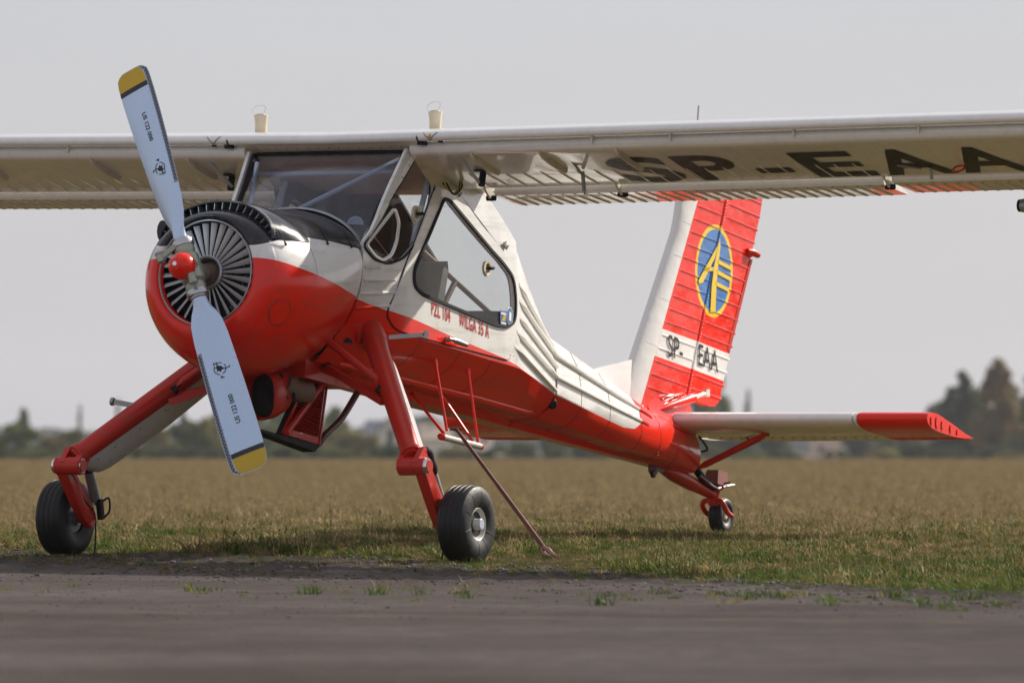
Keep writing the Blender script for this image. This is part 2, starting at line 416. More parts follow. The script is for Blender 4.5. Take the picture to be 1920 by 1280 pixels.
vg = mth(t, 'ADD', at.outputs['Fac'], mth(t, 'MULTIPLY_ADD', noise(t, 2.3, 6, .65, gp), .9, -.45))
dirt_ = ramp(t, noise(t, 11, 5, .7, gp), [(.35, (.05, .040, .033)), (.55, (.13, .105, .085)), (.7, (.24, .195, .155))])
c = mixc(t, ramp(t, vg, [(.35, 0.0), (.62, .9)]), c, dirt_)
# faint worn yellow line across the apron
s = t.nodes.new('ShaderNodeSeparateXYZ'); t.links.new(gp, s.inputs[0])
ln = mth(t, 'ABSOLUTE', mth(t, 'ADD', mth(t, 'MULTIPLY_ADD', s.outputs[0], .6, s.outputs[1]), -38.5))
lm = mth(t, 'MULTIPLY', mth(t, 'LESS_THAN', ln, .30), ramp(t, noise(t, 2.2, 5, .6, gp), [(.46, 0.0), (.64, .45)]))
c = mixc(t, lm, c, (.40, .34, .22))
t.links.new(c, b.inputs['Base Color']); b.inputs['Roughness'].default_value = .9; b.inputs['Specular IOR Level'].default_value = .03; b.inputs['Diffuse Roughness'].default_value = 1.0
bp = t.nodes.new('ShaderNodeBump'); bp.inputs['Strength'].default_value = .9; bp.inputs['Distance'].default_value = .02; t.links.new(n2, bp.inputs['Height']); t.links.new(bp.outputs[0], b.inputs['Normal'])
tm = obj('tarmac', bm, m, None, angle=180)
va = tm.data.attributes.new('verge', 'FLOAT', 'POINT')
for i_, v in enumerate(tm.data.vertices): va.data[i_].value = max(0, min(1, 1-(edge(v.co.x)+(wob(v.co.x) if abs(v.co.x) < 5.5 else 0)-v.co.y)/5.0))
tm; tm['kind'] = 'structure'

# grass: tuft meshes scattered on points (one stuff object)
def grass_mat(name, a, b_, c_, seedhead=False):
    m, t, b = nt(name); gp = geopos(t)
    mp = t.nodes.new('ShaderNodeMapping'); t.links.new(gp, mp.inputs[0]); mp.inputs['Scale'].default_value = (1, .5, 1)
    n1 = noise(t, 1.3, 5, .65, mp.outputs[0]); s = t.nodes.new('ShaderNodeSeparateXYZ'); t.links.new(gp, s.inputs[0])
    dry = mth(t, 'ADD', n1, mth(t, 'MULTIPLY', mth(t, 'SUBTRACT', s.outputs[1], 58.0), .016))
    oi = t.nodes.new('ShaderNodeObjectInfo'); dry = mth(t, 'ADD', dry, mth(t, 'MULTIPLY_ADD', oi.outputs['Random'], .46, -.20))
    c = ramp(t, dry, [(.36, a), (.52, b_), (.66, c_)])
    hv = t.nodes.new('ShaderNodeHueSaturation'); t.links.new(c, hv.inputs['Color'])
    at = t.nodes.new('ShaderNodeAttribute'); at.attribute_name = 'tone'
    t.links.new(mth(t, 'MULTIPLY', mth(t, 'MULTIPLY_ADD', oi.outputs['Random'], .6, .7), mth(t, 'MULTIPLY_ADD', at.outputs['Fac'], .8, .65)), hv.inputs['Value']); c = hv.outputs[0]
    t.links.new(c, b.inputs['Base Color']); b.inputs['Roughness'].default_value = .6; b.inputs['Specular IOR Level'].default_value = .12
    # thin blades let light through
    tr = t.nodes.new('ShaderNodeBsdfTranslucent'); t.links.new(c, tr.inputs[0]); mx = t.nodes.new('ShaderNodeMixShader'); mx.inputs[0].default_value = .25
    o = t.nodes['Material Output']; t.links.new(b.outputs[0], mx.inputs[1]); t.links.new(tr.outputs[0], mx.inputs[2]); t.links.new(mx.outputs[0], o.inputs[0]); return m
GM = grass_mat('grass_blades', (.085, .140, .022), (.18, .155, .050), (.30, .225, .110))
rng = random.Random(3)
def tuft(n, h, spread, lean, wide=.0016, stalks=0):
    bm = bmesh.new()
    for i in range(n+stalks):
        a = rng.uniform(0, 2*PI); r = spread*math.sqrt(rng.random()); x, y = r*math.cos(a), r*math.sin(a)
        st = i >= n; hh = h*(rng.uniform(1.3, 1.9) if st else rng.uniform(.45, 1.1)); d = rng.uniform(0, 2*PI); k = hh*lean*(rng.uniform(.1, .5) if st else rng.uniform(.3, 1.5)); w = wide*rng.uniform(.7, 1.4)*(.6 if st else 1)
        f = rng.uniform(0, PI); cx, cy = math.cos(f)*w, math.sin(f)*w
        mx_, my_ = x+k*.35*math.cos(d), y+k*.35*math.sin(d); ex, ey = x+k*math.cos(d), y+k*math.sin(d)
        v = [bm.verts.new(p) for p in ((x-cx, y-cy, -.01), (x+cx, y+cy, -.01), (mx_+cx*.8, my_+cy*.8, hh*.6), (mx_-cx*.8, my_-cy*.8, hh*.6), (ex, ey, hh))]
        bm.faces.new(v[:4]); bm.faces.new((v[3], v[2], v[4]))
        if st:
            q = [bm.verts.new((ex+cx*2.2, ey+cy*2.2, hh*.97)), bm.verts.new((ex-cx*2.2, ey-cy*2.2, hh*.97)), bm.verts.new((ex, ey, hh*1.12))]; bm.faces.new(q)
    me = fin_mesh('grass_tuft', bm, GM, False, recalc=False)
    at = me.attributes.new('tone', 'FLOAT', 'FACE'); tv = 0
    for i, p in enumerate(me.polygons):
        if len(p.vertices) == 4: tv = rng.random()**1.6
        at.data[i].value = tv
    return me
tcol = bpy.data.collections.new('grass_tufts')
for n, h, sp, le, wd, stk in ((26, .060, .10, 1.1, .0046, 0), (24, .075, .11, 1.0, .0044, 2), (22, .050, .13, 1.6, .0052, 0), (20, .095, .09, .8, .0042, 2), (30, .040, .15, 1.6, .005, 1), (16, .085, .08, 1.3, .006, 0)):
    o = bpy.data.objects.new('grass_tuft', tuft(n, h, sp, le, wd, stk)); tcol.objects.link(o)
def scatter(name, pts, coll, smin, smax, kind='stuff', m=None):
    me = bpy.data.meshes.new(name); me.from_pydata([p[:3] for p in pts], [], [])
    at = me.attributes.new('size', 'FLOAT', 'POINT')
    for i, p in enumerate(pts): at.data[i].value = p[3] if len(p) > 3 else 1.0
    o = bpy.data.objects.new(name, me); C.objects.link(o); o['kind'] = kind
    ng = bpy.data.node_groups.new(name, 'GeometryNodeTree')
    ng.interface.new_socket('Geometry', in_out='INPUT', socket_type='NodeSocketGeometry'); ng.interface.new_socket('Geometry', in_out='OUTPUT', socket_type='NodeSocketGeometry')
    N = ng.nodes; gi = N.new('NodeGroupInput'); go = N.new('NodeGroupOutput'); ip = N.new('GeometryNodeInstanceOnPoints'); ci = N.new('GeometryNodeCollectionInfo')
    ci.inputs['Collection'].default_value = coll; ci.inputs['Separate Children'].default_value = True; ci.inputs['Reset Children'].default_value = True
    mp_ = N.new('GeometryNodeMeshToPoints')
    rz = N.new('FunctionNodeRandomValue'); rz.data_type = 'FLOAT_VECTOR'; rz.inputs[0].default_value = (-.12, -.12, 0); rz.inputs[1].default_value = (.12, .12, 6.283)
    rs = N.new('FunctionNodeRandomValue'); rs.data_type = 'FLOAT'; rs.inputs[2].default_value = smin; rs.inputs[3].default_value = smax; rs.inputs['Seed'].default_value = 5
    na = N.new('GeometryNodeInputNamedAttribute'); na.data_type = 'FLOAT'; na.inputs[0].default_value = 'size'
    mu = N.new('ShaderNodeMath'); mu.operation = 'MULTIPLY'
    L = ng.links.new
    L(gi.outputs[0], mp_.inputs[0]); L(mp_.outputs[0], ip.inputs['Points']); L(ci.outputs[0], ip.inputs['Instance']); ip.inputs['Pick Instance'].default_value = True
    L(rz.outputs[0], ip.inputs['Rotation']); L(rs.outputs[1], mu.inputs[0]); L(na.outputs[0], mu.inputs[1]); L(mu.outputs[0], ip.inputs['Scale']); L(ip.outputs[0], go.inputs[0])
    md = o.modifiers.new('scatter', 'NODES'); md.node_group = ng
    return o
pts = []
y = 38.0
while y < 400:
    dens = 88*(56/max(y, 56))**1.7; dy = .25 if y < 75 else 1.0 if y < 190 else 4.0
    half = .075*y+.8; n = int(dens*2*half*dy)
    for _ in range(n):
        x = rng.uniform(-half, half); yy = y+rng.uniform(0, dy); e = edge(x)+wob(x)
        d = yy-e
        if d < -.1: continue
        k = .35+.65*min(1, max(0, d)/.8)
        clump = .5+.5*math.sin(x*2.3+yy*.9)*math.sin(yy*1.7-x*1.1)
        s = k*(.38+.62*clump*clump+.22*rng.random())*(1.3 if 0 < d < 2.0 else 1)*(1+min(.15, max(0, y-70)/600))
        if d < .5 and rng.random() < .45: continue
        if abs(x-.20) < .30 and yy < 54.6: s *= .4
        pts.append((x, yy, gz(x, yy), s))
    y += dy
scatter('grass', pts, tcol, .5, .98)
# weeds in the crack of the tarmac and thin growth at its rim
pts = []
for (px, py, n, s) in ((10, 1106, 10, .9), (95, 1105, 6, .7), (365, 1108, 14, 1.1), (440, 1112, 8, .6), (578, 1110, 16, 1.2), (640, 1115, 5, .7), (738, 1114, 16, 1.2), (770, 1112, 8, .9), (828, 1114, 12, 1.1), (880, 1112, 18, 1.0), (1000, 1120, 10, .8), (1075, 1118, 10, .8), (1180, 1125, 18, 1.0), (1260, 1120, 12, .8), (1365, 1130, 20, 1.1), (1480, 1120, 24, 1.0), (1560, 1128, 20, 1.0), (1680, 1122, 24, 1.0), (1770, 1135, 20, 1.0), (1860, 1130, 20, 1.0)):
    y0 = .775*16000/(py-835); x0 = (px-960)/16000*y0
    for _ in range(max(2, n//4)): pts.append((x0+rng.gauss(0, .07), y0+rng.gauss(0, 1.0), .004+gz(0, y0), s*rng.uniform(.3, .75)))
for _ in range(600):
    x = rng.uniform(-4.5, 5); yy = edge(x)+wob(x)-abs(rng.gauss(0, 1.1)); pts.append((x, yy, .004+gz(x, yy), rng.uniform(.12, .5)))
scatter('weeds', pts, tcol, .7, 1.2)
# loose stones on the broken rim
gcol = bpy.data.collections.new('stones'); SM = mat('stone_grey', (.065, .055, .048), .85, wear=.4)
for k in range(4):
    bm = bmesh.new(); bmesh.ops.create_icosphere(bm, subdivisions=1, radius=1)
    for v in bm.verts: v.co *= rng.uniform(.7, 1.15); v.co.z *= .6
    gcol.objects.link(bpy.data.objects.new('stone', fin_mesh('stone', bm, SM, True, 20)))
pts = []
for _ in range(9000):
    x = rng.uniform(-5.5, 5.5); yy = edge(x)+wob(x)-abs(rng.gauss(0, 2.6))+.3; pts.append((x, yy, .004+gz(x, yy), (.004+.018*rng.random()**4)))
for _ in range(1500):
    x = rng.uniform(-4, 4); yy = rng.uniform(38, 50); pts.append((x, yy, .004+gz(x, yy), .003+.008*rng.random()**3))
scatter('gravel', pts, gcol, .8, 1.3)

# ------------------------------------------------------------------ far trees, houses
def px(x, D): return (x-960)/16000*D
def pz(y, D): return .727+(835-y)/16000*D
def leafmat(name, a, b_, c_):
    m, t, b = nt(name); gp = geopos(t)
    c = ramp(t, noise(t, .35, 4, .6, gp), [(.35, a), (.52, b_), (.68, c_)]); oi = t.nodes.new('ShaderNodeObjectInfo')
    hsv = t.nodes.new('ShaderNodeHueSaturation'); t.links.new(c, hsv.inputs['Color']); t.links.new(mth(t, 'MULTIPLY_ADD', oi.outputs['Random'], .5, .75), hsv.inputs['Value']); t.links.new(mth(t, 'MULTIPLY_ADD', oi.outputs['Random'], .03, .485), hsv.inputs['Hue'])
    t.links.new(hsv.outputs[0], b.inputs['Base Color']); b.inputs['Roughness'].default_value = .65; b.inputs['Specular IOR Level'].default_value = .2
    tr = t.nodes.new('ShaderNodeBsdfTranslucent'); t.links.new(hsv.outputs[0], tr.inputs[0]); mx = t.nodes.new('ShaderNodeMixShader'); mx.inputs[0].default_value = .25
    o = t.nodes['Material Output']; t.links.new(b.outputs[0], mx.inputs[1]); t.links.new(tr.outputs[0], mx.inputs[2]); t.links.new(mx.outputs[0], o.inputs[0]); return m
LM = {'green': leafmat('green_leaves', (.085, .115, .030), (.13, .155, .042), (.18, .18, .055)), 'dark': leafmat('dark_leaves', (.055, .080, .032), (.085, .110, .042), (.12, .135, .055)),
      'olive': leafmat('olive_leaves', (.14, .13, .042), (.21, .18, .055), (.28, .22, .075)), 'autumn': leafmat('autumn_leaves', (.15, .11, .042), (.24, .17, .06), (.32, .21, .08))}
BARK = mat('bark', (.07, .055, .045), .9)
def crown_mesh(kind, seed):
    """unit crown, z 0..1, radius about .5; leaf clump faces through the volume"""
    r = random.Random(seed); bm = bmesh.new(); lobes = []
    if kind == 'bush':
        for k in range(26): a = r.uniform(0, 2*PI); d = r.uniform(.05, .44); lobes.append((d*math.cos(a), d*math.sin(a), r.uniform(.1, .90-.7*d), r.uniform(.09, .19)))
        lobes.append((0, 0, .28, .28))
    elif kind == 'round':
        for k in range(34): a = r.uniform(0, 2*PI); z = .06+.86*k/33; d = r.uniform(.1, 1)*.42*math.sqrt(max(.03, 1-((z-.38)/.62)**2)); lobes.append((d*math.cos(a), d*math.sin(a), z, r.uniform(.08, .17)))
    elif kind == 'poplar':
        for k in range(34): a = r.uniform(0, 2*PI); z = .06+.88*k/33; wz = .34*(1-z)**.55*(.55+.45*min(1, z/.25)); d = wz*r.uniform(.2, 1.05); lobes.append((d*math.cos(a), d*math.sin(a), z, r.uniform(.05, .13)*(1.15-z*.65)))
        for k in range(8): lobes.append((r.uniform(-.03, .03), r.uniform(-.03, .03), .1+.09*k, .13*(1.1-.09*k)))
    else:
        for k in range(26): a = r.uniform(0, 2*PI); z = .05+.92*k/25; d = r.uniform(.2, 1)*.33*(1-z); lobes.append((d*math.cos(a), d*math.sin(a), z, .04+.13*(1-z)*r.uniform(.6, 1.1)))
    for (x, y, z, R) in lobes:
        for _ in range(int(520*R/.2*(.6 if kind in ('conifer', 'poplar') else 1))):
            v = Vector((r.gauss(0, 1), r.gauss(0, 1), r.gauss(0, 1))).normalized()*R*(r.random()**.4)
            p = Vector((x, y, z))+Vector((v.x, v.y, v.z*(.8 if kind != 'poplar' else .9)))
            s = r.uniform(.012, .030); n = Vector((r.gauss(0, 1), r.gauss(0, 1), r.gauss(0, 1))); u, w = frame_of(n)
            bm.faces.new([bm.verts.new(p+u*s*a_+w*s*b2) for a_, b2 in ((-1, -.6), (.2, -1), (1, .5), (-.3, 1))])
    me = bpy.data.meshes.new('crown'); bm.to_mesh(me); bm.free(); return me
CR = {}
for kd in ('bush', 'round', 'poplar', 'conifer'):
    for mk in ('green', 'dark', 'olive', 'autumn'):
        me = crown_mesh(kd, len(CR)+11); me.materials.append(LM[mk]); CR[kd, mk] = me
bm = bmesh.new(); tube(bm, [(0, 0, 0), (.02, .01, .5), (0, 0, 1)], [.5, .35, .12], 8)
for a in range(5): t_ = a*2*PI/5; tube(bm, [(.01, 0, .40+.08*a), (1.6*math.cos(t_), 1.6*math.sin(t_), .62+.06*a)], [.16, .05], 5)
TRUNK = fin_mesh('trunk', bm, BARK)
tr_rng = random.Random(9)
def tree(nm, kd, mk, x, ytop, wpx, D, label, group=None, ybase=None):
    X = px(x, D); zb = gz(X, D) if ybase is None else pz(ybase, D); zt = pz(ytop, D); h = (zt-zb)*1.18; w = wpx/16000*D
    T_ = thing(nm, label, 'bush' if kd == 'bush' else 'tree', (X, D, zb), tr_rng.uniform(0, 6), group)
    w *= {'bush': 1.15, 'round': 1.2, 'poplar': 2.0, 'conifer': 1.25}[kd]
    o = bpy.data.objects.new('crown', CR[kd, mk]); C.objects.link(o); o.parent = T_
    lift = {'bush': 0, 'round': .03, 'poplar': .03, 'conifer': .03}[kd]; o.location = (0, 0, h*lift); o.scale = (w, w, h*(1-lift))
    k = bpy.data.objects.new('trunk', TRUNK); C.objects.link(k); k.parent = T_; k.scale = (max(.12, h*.022)*1.6, max(.12, h*.022)*1.6, h*(.7 if kd != 'bush' else .45)); return T_
LG = 'bushes along the far edge of the airfield'
HAZE = .00006
TR = [ # name, crown, leaves, x, ytop, width, distance, label
 ('bush', 'bush', 'green', 42, 796, 95, 900, 'rounded green bush at the far left, in front of the thin pale treetop'),
 ('bush', 'bush', 'olive', 100, 815, 80, 880, 'low olive bush between the two leftmost green bushes'),
 ('bush', 'bush', 'dark', -15, 812, 70, 900, 'dark bush cut by the left edge of the view'),
 ('bush', 'bush', 'green', 128, 806, 80, 920, 'green bush left of the far main wheel leg, under a pointed treetop'),
 ('tree', 'conifer', 'green', 150, 776, 34, 1150, 'small pointed tree above the bushes left of the far wheel leg'),
 ('tree', 'round', 'green', 42, 783, 34, 1200, 'thin pale treetop above the leftmost bush'),
 ('bush', 'bush', 'olive', 200, 812, 90, 900, 'olive bush crossed by the far main wheel leg'),
 ('tree', 'conifer', 'dark', 222, 768, 42, 1150, 'treetop just above the far wheel leg below its footpeg'),
 ('bush', 'bush', 'olive', 300, 795, 70, 900, 'yellowish bush right below the white leg fairing'),
 ('tree', 'conifer', 'dark', 342, 762, 46, 1050, 'narrow dark conifer rising left of the lower propeller blade'),
 ('bush', 'bush', 'green', 345, 790, 80, 920, 'dense green bush under the narrow dark conifer'),
 ('bush', 'bush', 'olive', 392, 778, 70, 930, 'tall olive bush beside the lower propeller blade'),
 ('bush', 'bush', 'dark', 440, 785, 80, 950, 'dark bush behind the lower propeller blade'),
 ('tree', 'round', 'green', 520, 748, 80, 1150, 'leafy tree behind the louvred oil cooler box'),
 ('bush', 'bush', 'green', 500, 795, 90, 930, 'green bush right of the yellow blade tip'),
 ('bush', 'bush', 'dark', 560, 800, 90, 950, 'dark bush below the black cooler tray'),
 ('bush', 'bush', 'olive', 610, 792, 90, 960, 'olive bush right of the oil cooler box'),
 ('bush', 'bush', 'olive', 662, 806, 95, 900, 'broad yellow green bush in front of the house'),
 ('bush', 'bush', 'dark', 748, 828, 60, 930, 'small dark bush behind the near wheel leg'),
 ('bush', 'bush', 'olive', 850, 833, 90, 960, 'low olive hedge bush under the boarding step'),
 ('bush', 'bush', 'green', 920, 832, 80, 960, 'low green bush under the red white pennant'),
 ('tree', 'round', 'dark', 800, 792, 80, 1350, 'bluish tree right of the near wheel leg beyond the roofs'),
 ('bush', 'bush', 'green', 985, 826, 70, 1000, 'green bush right of the tow bar'),
 ('bush', 'bush', 'green', 1042, 818, 80, 1000, 'round green bush below the middle of the tail boom'),
 ('bush', 'bush', 'dark', 1105, 822, 80, 1050, 'dark bush below the tail boom'),
 ('bush', 'bush', 'green', 1165, 820, 70, 1050, 'green bush below the rear of the tail boom'),
 ('tree', 'round', 'dark', 1225, 800, 80, 1150, 'dark tree half hidden by the tail cone'),
 ('tree', 'round', 'green', 1322, 730, 95, 1250, 'broad tree just right of the rudder foot'),
 ('tree', 'round', 'dark', 1262, 775, 70, 1280, 'dark tree behind the tail cone'),
 ('tree', 'conifer', 'green', 1402, 752, 46, 1250, 'small pointed tree above the tailplane'),
 ('tree', 'round', 'dark', 1370, 800, 110, 1150, 'wide dark tree below the tailplane by its strut'),
 ('tree', 'round', 'dark', 1445, 798, 100, 1180, 'dark bluish tree left of the pale block'),
 ('bush', 'bush', 'green', 1340, 838, 60, 980, 'small pale green bush behind the tail light box'),
 ('bush', 'bush', 'dark', 1552, 842, 34, 960, 'small round dark bush in front of the pale block'),
 ('bush', 'bush', 'green', 1578, 846, 30, 960, 'small green bush at the right corner of the pale block'),
 ('tree', 'round', 'dark', 1610, 812, 70, 1200, 'dark tree between the pale block and the white house'),
 ('bush', 'bush', 'autumn', 1640, 846, 70, 980, 'brown autumn bush in front of the white house'),
 ('tree', 'round', 'green', 1690, 800, 90, 1150, 'green tree below the red elevator tip'),
 ('bush', 'bush', 'green', 1725, 828, 70, 1000, 'grey green bush below the end of the elevator'),
 ('tree', 'poplar', 'dark', 1806, 722, 105, 1050, 'tall dark tree just right of the elevator tip'),
 ('tree', 'round', 'dark', 1765, 770, 70, 1150, 'dark tree left of the tall pair at the right'),
 ('tree', 'poplar', 'autumn', 1872, 700, 92, 1030, 'tallest tree with yellowing leaves near the right edge'),
 ('tree', 'poplar', 'dark', 1938, 716, 80, 1020, 'dark tree cut by the right edge of the view'),
 ('tree', 'round', 'green', 1838, 752, 80, 1100, 'rounded green tree between the two tall trees at the right'),
 ('tree', 'poplar', 'olive', 1902, 738, 70, 1080, 'olive tree between the tallest tree and the one cut by the right edge'),
 ('tree', 'round', 'olive', 400, 792, 70, 1000, 'broad yellowish treetop left of the lower propeller blade'),
 ('tree', 'round', 'green', 620, 782, 70, 1020, 'green treetop right of the oil cooler stay'),
 ('bush', 'bush', 'dark', 1850, 835, 90, 1000, 'low dark bush at the foot of the tall right trees'),
 ('bush', 'bush', 'green', -40, 834, 89, 846, 'low green thicket bush of the far hedge, left edge'),
 ('bush', 'bush', 'green', 60, 842, 92, 870, 'low green thicket bush of the far hedge, under the pale treetop'),
 ('bush', 'bush', 'green', 170, 833, 82, 844, 'low green thicket bush of the far hedge, left of the far wheel leg'),
 ('bush', 'bush', 'green', 262, 831, 92, 875, 'low green thicket bush of the far hedge, crossed by the far leg fairing'),
 ('bush', 'bush', 'dark', 325, 835, 105, 843, 'low dark thicket bush of the far hedge, below the narrow dark conifer'),
 ('bush', 'bush', 'dark', 415, 834, 96, 874, 'low dark thicket bush of the far hedge, left of the yellow blade tip'),
 ('bush', 'bush', 'green', 470, 836, 88, 851, 'low green thicket bush of the far hedge, behind the yellow blade tip'),
 ('bush', 'bush', 'green', 530, 832, 88, 853, 'low green thicket bush of the far hedge, under the black cooler tray'),
 ('bush', 'bush', 'dark', 585, 831, 100, 856, 'low dark thicket bush of the far hedge, right of the cooler tray'),
 ('bush', 'bush', 'green', 640, 843, 88, 852, 'low green thicket bush of the far hedge, below the house gable'),
 ('bush', 'bush', 'dark', 715, 833, 89, 858, 'low dark thicket bush of the far hedge, just left of the near wheel leg'),
 ('bush', 'bush', 'dark', 1200, 845, 93, 954, 'low dark thicket bush of the far hedge, below the tail boom end'),
 ('bush', 'bush', 'dark', 1290, 848, 81, 905, 'low dark thicket bush of the far hedge, behind the tailwheel strut'),
 ('bush', 'bush', 'green', 1405, 848, 89, 921, 'low green thicket bush of the far hedge, below the middle of the tailplane'),
 ('bush', 'bush', 'dark', 1470, 845, 82, 932, 'low dark thicket bush of the far hedge, left of the pale block'),
 ('bush', 'bush', 'olive', 1660, 838, 75, 915, 'low olive thicket bush of the far hedge, right of the white house'),
 ('bush', 'bush', 'dark', 1770, 842, 78, 905, 'low dark thicket bush of the far hedge, left of the tall right trees'),
 ('bush', 'bush', 'olive', 1900, 848, 87, 953, 'low olive thicket bush of the far hedge, at the right edge'),
]
for nm, kd, mk, x, yt, w, D, lab in TR: tree(nm, kd, mk, x, yt, w, D, lab)
# houses
def prism_roof(bm, x0, x1, y0, y1, z0, z1, ov=.4, along='x'):
    if along == 'x':
        r0 = [(x0-ov, y0-ov, z0), (x1+ov, y0-ov, z0)]; ym = (y0+y1)/2
        for a, b in (((y0-ov), ym), ((y1+ov), ym)):
            loft(bm, [[(x0-ov, a, z0-.1), (x0-ov, b, z1), (x0-ov, b, z1+.25), (x0-ov, a, z0+.15)], [(x1+ov, a, z0-.1), (x1+ov, b, z1), (x1+ov, b, z1+.25), (x1+ov, a, z0+.15)]])
    else:
        xm = (x0+x1)/2
        for a, b in (((x0-ov), xm), ((x1+ov), xm)):
            loft(bm, [[(a, y0-ov, z0-.1), (b, y0-ov, z1), (b, y0-ov, z1+.25), (a, y0-ov, z0+.15)], [(a, y1+ov, z0-.1), (b, y1+ov, z1), (b, y1+ov, z1+.25), (a, y1+ov, z0+.15)]])
def house(nm, label, cat, x0, x1, yeave, yridge, D, depth, wallm, roofm, wins, along='x', gable=None):
    X0, X1 = px(x0, D), px(x1, D); ze, zr = pz(yeave, D), pz(yridge, D); zb = gz(0, D)-.3; w = X1-X0
    H_ = thing(nm, label, cat, ((X0+X1)/2, D, zb)); ze -= zb; zr -= zb
    bm = bmesh.new(); box(bm, (0, depth/2, ze/2), (w, depth, ze))
    if along == 'y' and zr > ze: loft(bm, [[(-w/2, y_, ze), (w/2, y_, ze), (0, y_, zr)] for y_ in (0, depth)])
    if along == 'x' and zr > ze: loft(bm, [[(x_, 0, ze), (x_, depth, ze), (x_, depth/2, zr)] for x_ in (-w/2, w/2)])
    obj('wall', bm, wallm, H_, False)
    bm = bmesh.new()
    if zr > ze: prism_roof(bm, -w/2, w/2, 0, depth, ze, zr, .5, along)
    else: box(bm, (0, depth/2, ze+.15), (w+.5, depth+.5, .3))
    ro = obj('roof', bm, roofm, H_, False)
    bm = bmesh.new(); box(bm, (w*.2, depth*.5, max(zr, ze)+.4), (.7, .7, 1.4)); obj('chimney', bm, wallm, ro, False)
    for (u, v, ww, hh) in wins:
        bm = bmesh.new(); c = ((u-.5)*w, -.03, v*ze); box(bm, c, (ww, .12, hh)); f = obj('window', bm, M['whiteold'], H_, False)
        bm = bmesh.new(); box(bm, (c[0], -.08, c[2]), (ww-.2, .06, hh-.2)); obj('pane', bm, M['dark'], f, False)
    return H_
RB = mat('blue_grey_roof', (.06, .07, .10), .7); WR = mat('render_white', (.62, .60, .58), .8); RBE = mat('beige_roof', (.34, .27, .21), .8); PK = mat('render_pink', (.58, .46, .40), .8)
house('house', 'dark roofed house with a white gable beyond the bushes left of the near wheel leg', 'house', 690, 780, 818, 790, 1300, 9, WR, RB, [(.15, .6, 1.2, 1.4)], 'x')
house('house_gable', 'white gable end with a tall dark window on the dark roofed house', 'house', 712, 752, 806, 782, 1291, 8.8, WR, RB, [(.5, .82, 1.3, 2.6), (.5, .3, 1.2, 1.4)], 'y')
house('house', 'beige roofed house right of the near wheel leg', 'house', 784, 842, 826, 796, 1300, 9, WR, RBE, [(.3, .5, 1.2, 1.2), (.7, .5, 1.2, 1.2)], 'x')
house('building', 'pale pinkish flat block beyond the tailplane', 'building', 1522, 1582, 820, 820, 1250, 8, PK, WR, [(.3, .6, 1.0, 1.2)], 'x')
house('house', 'small white house glimpsed below the red elevator tip', 'house', 1638, 1660, 826, 816, 1260, 6, WR, RB, [(.5, .6, .8, 1.0)], 'x')
# pennant on a thin pole behind the aircraft
D = 230; PN = thing('pennant', 'white rounded pennant with a red mark seen below the far tailplane', 'pennant', (px(909, D), D, gz(0, D)))
bm = bmesh.new(); tube(bm, [(-.27, 0, 0), (-.27, 0, 1.25)], .012, 8); obj('pole', bm, M['alu'], PN)
zz = pz(830, D)-gz(0, D)
bm = bmesh.new(); V, Fc = fill2(roundpoly([(-.27, -.20), (0, -.24), (.22, -.12), (.25, .08), (.22, .34), (-.27, .40)], .1), (), .08)
fr = [bm.verts.new((x, .03*math.sin(9*x), zz+y)) for x, y in V]; bk = [bm.verts.new((x, .03*math.sin(9*x)+.004, zz+y)) for x, y in V]
for f in Fc: bm.faces.new([fr[i] for i in f]); bm.faces.new([bk[i] for i in reversed(f)])
obj('flag', bm, M['white'], PN)
bm = bmesh.new(); V, Fc = fill2([(-.04, -.02), (.06, .06), (.03, .10), (.08, .20), (-.03, .18), (-.06, .08)], (), .05)
fr = [bm.verts.new((x, .03*math.sin(9*x)-.004, zz+y)) for x, y in V]
for f in Fc: bm.faces.new([fr[i] for i in f])
obj('flag_mark', bm, M['redink'], PN, False)

# far wooded ridges that read as one mass each
def ridge(nm, D, pts, m, seed, dens=26):
    r = random.Random(seed); bm = bmesh.new()
    x = pts[0][0]
    while x < pts[-1][0]:
        zt = pz(interp(x, pts)+r.uniform(-3, 3), D); X = px(x, D); zb = gz(X, D)-1; n = dens
        for _ in range(n):
            z = zb+(zt-zb)*r.random()**.8; p = Vector((X+r.uniform(-6, 6)*D/2200, D+r.uniform(-12, 12), z)); s = r.uniform(.7, 1.6)*D/2200
            u, w = frame_of(Vector((r.gauss(0, 1), r.gauss(0, 1), r.gauss(0, 1)))); bm.faces.new([bm.verts.new(p+u*s*a_+w*s*b2) for a_, b2 in ((-1, -.6), (.2, -1), (1, .5), (-.3, 1))])
        x += 4
    o = obj(nm, bm, m, None, False); o['kind'] = 'stuff'; return o
ridge('far_wood', 3000, [(-300, 818), (0, 806), (60, 810), (180, 816), (300, 812), (420, 808), (560, 812), (700, 806), (900, 806), (1000, 812), (1240, 806), (1320, 800), (1420, 804), (1500, 810), (1640, 812), (1800, 804), (2200, 800)], LM['dark'], 5, 44)
# ------------------------------------------------------------------ haze
bm = bmesh.new(); box(bm, (0, 1550, 14), (1500, 3160, 36.5)); m = bpy.data.materials.new('haze'); m.use_nodes = True; t = m.node_tree; t.nodes.clear()
o_ = t.nodes.new('ShaderNodeOutputMaterial'); pv = t.nodes.new('ShaderNodeVolumePrincipled'); pv.inputs['Density'].default_value = HAZE; pv.inputs['Color'].default_value = (.88, .92, 1, 1); pv.inputs['Anisotropy'].default_value = .3
t.links.new(pv.outputs[0], o_.inputs['Volume'])
if HAZE > 0:
    hz = obj('haze', bm, m, None, False); hz['kind'] = 'stuff'

